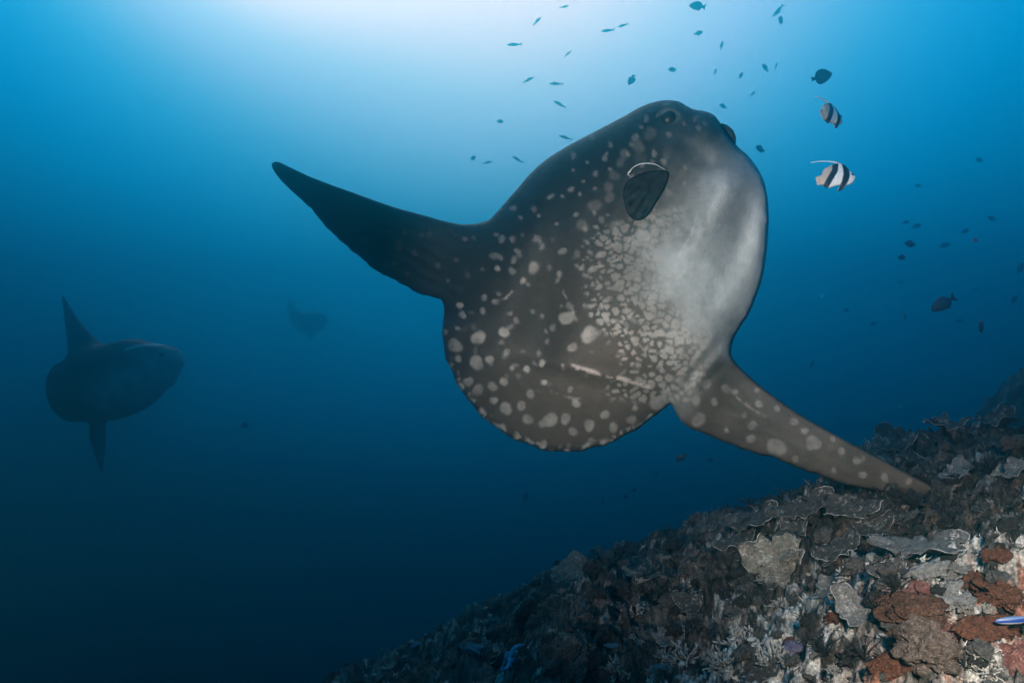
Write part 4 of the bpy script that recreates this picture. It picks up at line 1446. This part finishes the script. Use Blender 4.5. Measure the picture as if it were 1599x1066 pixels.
def feather(seed):
    r_ = np.random.default_rng(seed)
    parts = []
    for i in range(18):
        a_ = 6.283 * i / 18 + r_.normal() * .15; e = r_.uniform(.15, 1.0)
        d = np.array((math.sin(e) * math.cos(a_), math.sin(e) * math.sin(a_), math.cos(e)))
        L = r_.uniform(.7, 1.1)
        s = np.linspace(0, 1, 9)
        out_ = np.array((math.cos(a_), math.sin(a_), 0))
        P = s[:, None] * d * L + (s ** 2)[:, None] * out_ * .25 + np.array((0, 0, .1)) * np.sin(s * 3)[:, None]
        v, f = tube_on(P, .020 * (1 - .6 * s) + .006, 4)
        parts.append((v, f, np.concatenate([np.repeat(s, 4), [0, 1]])))
        tg = np.gradient(P, axis=0); tg /= np.linalg.norm(tg, axis=1)[:, None]
        sd = np.cross(tg, (0.2, .3, .9)); sd /= np.linalg.norm(sd, axis=1)[:, None]
        for k_ in range(2, 9):
            for sg in (1, -1):
                for fr in (0, .5):
                    q0 = P[k_] - tg[k_] * fr * L / 9
                    q1 = q0 + sd[k_] * sg * .17 * (1.15 - s[k_] * .7) + tg[k_] * .09
                    w_ = tg[k_] * .012
                    nn = np.cross(tg[k_], sd[k_]) * .008
                    parts.append((np.array([q0 - w_, q0 + w_, q0 + nn, q1]), [(0, 1, 3), (1, 2, 3), (2, 0, 3), (0, 2, 1)], np.array([.3, .3, .3, 1.0])))
    return merge(parts)


FE = []
for s in range(3):
    v, f, a_ = feather(60 + s)
    FE.append(make_mesh("feather_star", v, f, M_FEATH, True, {"tip": a_}))


def stand(me, name, px, py, wpx, label, cat, group=None, sink=.1, lean=.35, tall=1.0):
    hit = on_reef(px, py)
    if hit is None: return
    p, Z = hit
    R_ = wpx * .5 * Z / FPX
    n = (ground_normal(p) + Vector((random.uniform(-lean, lean), random.uniform(-lean, lean) - .1, .2))).normalized()
    o_ = obj(name, me)
    o_.matrix_world = Matrix.Translation(Vector(p) - n * R_ * sink) @ n.to_track_quat("Z", "Y").to_matrix().to_4x4() @ Matrix.Rotation(random.uniform(0, 6.28), 4, "Z") @ Matrix.Diagonal((R_, R_, R_ * tall, 1))
    tag(o_, label, cat, group)
    return o_


for (px, py, w_, lab) in [(1402, 925, 66, "black feather star between grey plate and white crust"), (1290, 1035, 80, "black feather star at the bottom edge, left one of three"),
                          (1350, 1030, 74, "black feather star at the bottom edge, middle one of three"), (1385, 1040, 60, "black feather star at the bottom edge, right one of three"),
                          (1425, 800, 70, "black feather star right below the sunfish's fin tip"), (1545, 740, 66, "dark feather star on the mound behind the fin tip"),
                          (1260, 980, 44, "small black feather star above the purple sea squirt"), (1508, 1050, 56, "black feather star right of the tan coral mound"),
                          (1060, 940, 60, "dark feather star above the plate with the crescent rim"), (925, 850, 36, "dim feather star on the far edge of the slope, right one"),
                          (855, 880, 34, "dim feather star on the far edge of the slope, left one"), (1170, 790, 40, "dim feather star on the far edge under the sunfish's fin")]:
    stand(random.choice(FE), "feather_star", px, py, w_, lab, "feather star", "black feather stars", .1, .3)
for (px, py, w_, lab) in [(992, 972, 40, "white branching coral tuft on the dark middle slope"), (1065, 1030, 62, "pale branching coral in front of the half hidden grey plate"),
                          (1165, 1005, 70, "pale branching coral thicket in the white crusty patch"), (1205, 1040, 60, "pale branching coral beside the flat dark plate"),
                          (965, 1050, 52, "whitish branching coral at the bottom edge right of the grey boulder"), (1125, 1050, 58, "pale branching coral at the bottom edge"),
                          (1540, 1045, 56, "pale branching coral left of the pink corner sponge"), (1330, 905, 50, "pale branching coral under the smooth dark plate")]:
    stand(TUFTS["pale", random.randrange(4)], "branching_coral", px, py, w_, lab, "coral", "pale branching corals", .15, .3)
for i, (px, py) in enumerate(reef_pixels(84, 25)):
    pale = random.random() < (.08 if py < 880 else .35)
    o_ = stand(TUFTS["pale" if pale else "dark", random.randrange(4)], "branching_coral", px, py, random.uniform(14, 34), None, None,
               "small pale branching tufts" if pale else "small dark branching tufts", .25, .4, random.uniform(.6, .9))
    if o_: SCATTER.append((o_, px, py, "small %s branching tuft" % ("pale" if pale else "dark"), "coral"))

# each scattered piece is told apart by the landmark it lies nearest to
MARKS = [(1213, 905, "the large tan plate"), (1446, 868, "the broad flat grey plate"), (1345, 958, "the grey plate by the brown sponge"), (1425, 958, "the brown sponge"),
         (1492, 925, "the white crust patch"), (1580, 968, "the striped wrasse"), (888, 1042, "the rounded grey boulder coral"), (1452, 1030, "the tan coral mound"),
         (806, 1048, "the blue sea star"), (893, 903, "the lone oblong plate"), (992, 972, "the white coral tuft"), (1238, 1019, "the purple sea squirt"),
         (1080, 972, "the crescent-rimmed plate"), (1462, 782, "the sunfish's fin tip"), (1590, 1040, "the pink corner sponge"), (1165, 1005, "the pale coral thicket"),
         (737, 1018, "the light blue sponge streak"), (650, 1015, "the dim blue sponge"), (1245, 805, "the pinkish ball under the fin"), (1312, 866, "the smooth dark plate"),
         (1585, 745, "the blue-edged grey plate"), (1480, 678, "the middle ruffled plate on the mound"), (1400, 705, "the ruffled plate at the mound's left"),
         (1402, 925, "the feather star amid the plates"), (1045, 1000, "the half hidden grey plate"), (1062, 940, "the dim feather star mid-slope")]
DIRS = ["right of", "down right of", "below", "down left of", "left of", "up left of", "above", "up right of"]
cand = []
for i, (o_, px, py, what, cat) in enumerate(SCATTER):
    for mx, my, mn in MARKS:
        dd = math.hypot(px - mx, py - my)
        k_ = int(round(math.degrees(math.atan2(py - my, px - mx)) / 45)) % 8
        cand.append((dd, i, what, k_, mn))
cand.sort()
slot, done = {}, set()
for dd, i, what, k_, mn in cand:
    key = (what, k_, mn)
    first_here = key not in slot
    if first_here: slot[key] = i
    if i in done or slot[key] != i or dd > 420: continue
    done.add(i)
    tag(SCATTER[i][0], "%s %s %s %s" % (what, "close" if dd < 60 else "next", DIRS[k_], mn), SCATTER[i][4])
for i, q_ in enumerate(SCATTER):
    if i not in done:                            # nothing to tell it by: leave it out
        for ch in list(q_[0].children): bpy.data.objects.remove(ch)
        bpy.data.objects.remove(q_[0])

# blue sea star draped low on the slope
hit, Z = ground_hit(806, 1048)
n = ground_normal(hit)
tx, ty, tz = ortho(np.array(n), (0, 1, 0))
parts = []
for i in range(5):
    a_ = .35 + 6.283 * i / 5
    d = math.cos(a_) * tx + math.sin(a_) * ty
    s = np.linspace(0, 1, 6)
    P = s[:, None] * d * .085 + np.array(tz)[None] * (.045 + .02 * np.sin(s * 3 + i))[:, None]
    v, f = tube_on(P, .013 * (1 - .55 * s), 8)
    parts.append((v, f, np.zeros(len(v))))
v, f, _ = merge(parts)
o = obj("sea_star", make_mesh("sea_star", v, f, M_BLUEST), None, hit)
tag(o, "blue sea star draped low on the dim slope", "sea star")

# cleaner wrasse at the right edge
WR = [(.5, 0), (.44, .05), (.30, .09), (.05, .11), (-.2, .10), (-.38, .06), (-.44, .10), (-.54, .11), (-.55, 0), (-.54, -.11), (-.44, -.09), (-.38, -.05), (-.2, -.09), (.05, -.10), (.30, -.08), (.44, -.04)]
wb = Blob(WR, .02, .02, 4, 700)
p = wb.pts
t_ = .075 * np.sqrt(np.clip(wb.field(p), 0, 1)) * (1 - .6 * sstep(-.3, -.45, p[:, 0])); t_[wb.edge] = 0
inn, F = wb.solid()
V = np.vstack([np.column_stack([p, t_]), np.column_stack([p[inn], -t_[inn]])])
c_ = np.empty((len(p), 3)); c_[:] = (.24, .25, .26)
k_ = sstep(.055, .075, p[:, 1])[:, None]
c_ = c_ * (1 - k_) + np.array((.06, .11, .22)) * k_
bandw = np.interp(p[:, 0], [-.5, .5], [.062, .030])
k_ = (1 - sstep(bandw - .008, bandw + .010, np.abs(p[:, 1] - .01)))[:, None]
c_ = c_ * (1 - k_) + np.array((.008, .03, .16)) * k_
h_, Z = ground_hit(1580, 969)
o = obj("cleaner_wrasse", make_mesh("cleaner_wrasse", V, F, M_BAN, True, {"skin": np.vstack([c_, c_[inn]])}))
Zw = Z - .12
o.matrix_world = Matrix.Translation(Vector(at(1583, 968, Zw))) @ frame(-EX * 1 - EU * .12 + EF * .1, EU) @ Matrix.Scale(58 * Zw / FPX, 4)
tag(o, "slender blue and white striped cleaner wrasse at the right edge", "fish")

# ------------------------------------------------------------------ loose cover of the reef: what nobody could count
def scatter_points(n, seed, near):
    r_ = np.random.default_rng(seed)
    a_ = r_.uniform(-44, 44, n * 3); q = np.exp(r_.uniform(math.log(1.0), math.log(9.0), n * 3))
    X_, Y_ = q * np.sin(np.radians(a_)), q * np.cos(np.radians(a_))
    # keep what the slope in the picture covers (it lies to the right)
    keep = (X_ > -1.8 - .1 * Y_)
    X_, Y_, q = X_[keep][:n], Y_[keep][:n], q[keep][:n]
    return X_, Y_, q, r_


X_, Y_, q, r_ = scatter_points(4200, 33, 1)
X2, Y2, q2, _ = scatter_points(34000, 35, 1)
near = q2 < 4.2
X_, Y_, q = np.r_[X_, X2[near][:14000]], np.r_[Y_, Y2[near][:14000]], np.r_[q * .8, q2[near][:14000] * .38]
Z_ = H(X_, Y_)
v0, f0 = ICO[1]
n_ = len(X_)
size = q * np.exp(r_.uniform(math.log(.0016), math.log(.0075), n_))
ax = r_.uniform(.55, 1.3, (n_, 3)) * np.array((1.1, 1.1, .6))
jit = 1 + r_.normal(size=(n_, len(v0))) * .11
V = v0[None] * jit[..., None] * ax[:, None, :] * size[:, None, None]
an = r_.uniform(0, 6.28, n_); ca, sa = np.cos(an), np.sin(an)
V = np.stack([V[..., 0] * ca[:, None] - V[..., 1] * sa[:, None], V[..., 0] * sa[:, None] + V[..., 1] * ca[:, None], V[..., 2]], -1)
V = V + np.stack([X_, Y_, Z_ + size * .25], -1)[:, None, :]
F = (f0[None] + (np.arange(n_) * len(v0))[:, None, None]).reshape(-1, 3)
gcol = sea_colour(X_, Y_)
cc = np.repeat(gcol * np.exp(r_.normal(size=(n_, 1)) * .30) * (1 + r_.normal(size=(n_, 3)) * .05), len(v0), 0)
cc = np.clip(cc, .01, .7)
M_RUB = skin_mat("coral_rubble", .9, 40, .6, .15)
o = obj("coral_rubble", make_mesh("coral_rubble", V.reshape(-1, 3), F, M_RUB, True, {"skin": cc}))
tag(o, "broken coral rubble and nodules strewn over the slope", None, None, "stuff")

# turf: short algae fronds and polyps
X_, Y_, q, r_ = scatter_points(46000, 44, 1)
Z_ = H(X_, Y_)
n_ = len(X_)
clump = fbm(X_ * 5, Y_ * 5, 88, 3)
hgt = q * np.exp(r_.uniform(math.log(.0020), math.log(.0058), n_)) * (.5 + sstep(-.2, .5, clump))
wdt = hgt * r_.uniform(.07, .19, n_)
tilt = r_.normal(size=(n_, 2)) * .8
B = np.stack([X_, Y_, Z_ - .004], -1)
tip = B + np.stack([tilt[:, 0] * hgt, tilt[:, 1] * hgt, hgt], -1)
an = r_.uniform(0, 6.28, n_)
cor = [B + np.stack([np.cos(an + k_ * 2.094) * wdt, np.sin(an + k_ * 2.094) * wdt, 0 * wdt], -1) for k_ in range(3)]
midp = [(B + (tip - B) * .6) + (c_ - B) * .8 for c_ in cor]
V = np.stack(cor + midp + [tip], 1)
f0 = np.array([(0, 1, 4), (0, 4, 3), (1, 2, 5), (1, 5, 4), (2, 0, 3), (2, 3, 5), (3, 4, 6), (4, 5, 6), (5, 3, 6)])
F = (f0[None] + (np.arange(n_) * 7)[:, None, None]).reshape(-1, 3)
gcol = sea_colour(X_, Y_)
cc = np.clip(np.repeat(gcol * np.exp(r_.normal(size=(n_, 1)) * .5) * (.75 + .5 * sstep(-.2, .5, clump))[:, None], 7, 0), .008, .7)
o = obj("algae_turf", make_mesh("algae_turf", V.reshape(-1, 3), F, M_RUB, True, {"skin": cc}))
tag(o, "short turf of algae and polyps over the reef rock", None, None, "stuff")

# drifting specks in the water
r_ = np.random.default_rng(3)
n_ = 800
Zs = r_.uniform(2.4, 7.5, n_)
pxs = np.where(r_.random(n_) < .6, r_.uniform(1150, 1640, n_), r_.uniform(-40, 1640, n_)); pys = r_.uniform(100, 1000, n_)
C = at(pxs, pys, Zs)
okp = C[:, 2] > H(C[:, 0], C[:, 1]) + .1
C = C[okp]; Zs = Zs[okp]; n_ = len(C)
oc = np.array([(1, 0, 0), (-1, 0, 0), (0, 1, 0), (0, -1, 0), (0, 0, 1), (0, 0, -1)], float)
of_ = np.array([(0, 2, 4), (2, 1, 4), (1, 3, 4), (3, 0, 4), (2, 0, 5), (1, 2, 5), (3, 1, 5), (0, 3, 5)])
V = C[:, None, :] + oc[None] * (r_.uniform(.0003, .0008, n_) * Zs ** .5)[:, None, None]
F = (of_[None] + (np.arange(n_) * 6)[:, None, None]).reshape(-1, 3)
M_SNOW = plain_mat("marine_snow", (.5, .52, .52), .2, 40, .9, .1, .001)
o = obj("marine_snow", make_mesh("marine_snow", V.reshape(-1, 3), F, M_SNOW))
tag(o, "tiny pale specks drifting in the water", None, None, "stuff")
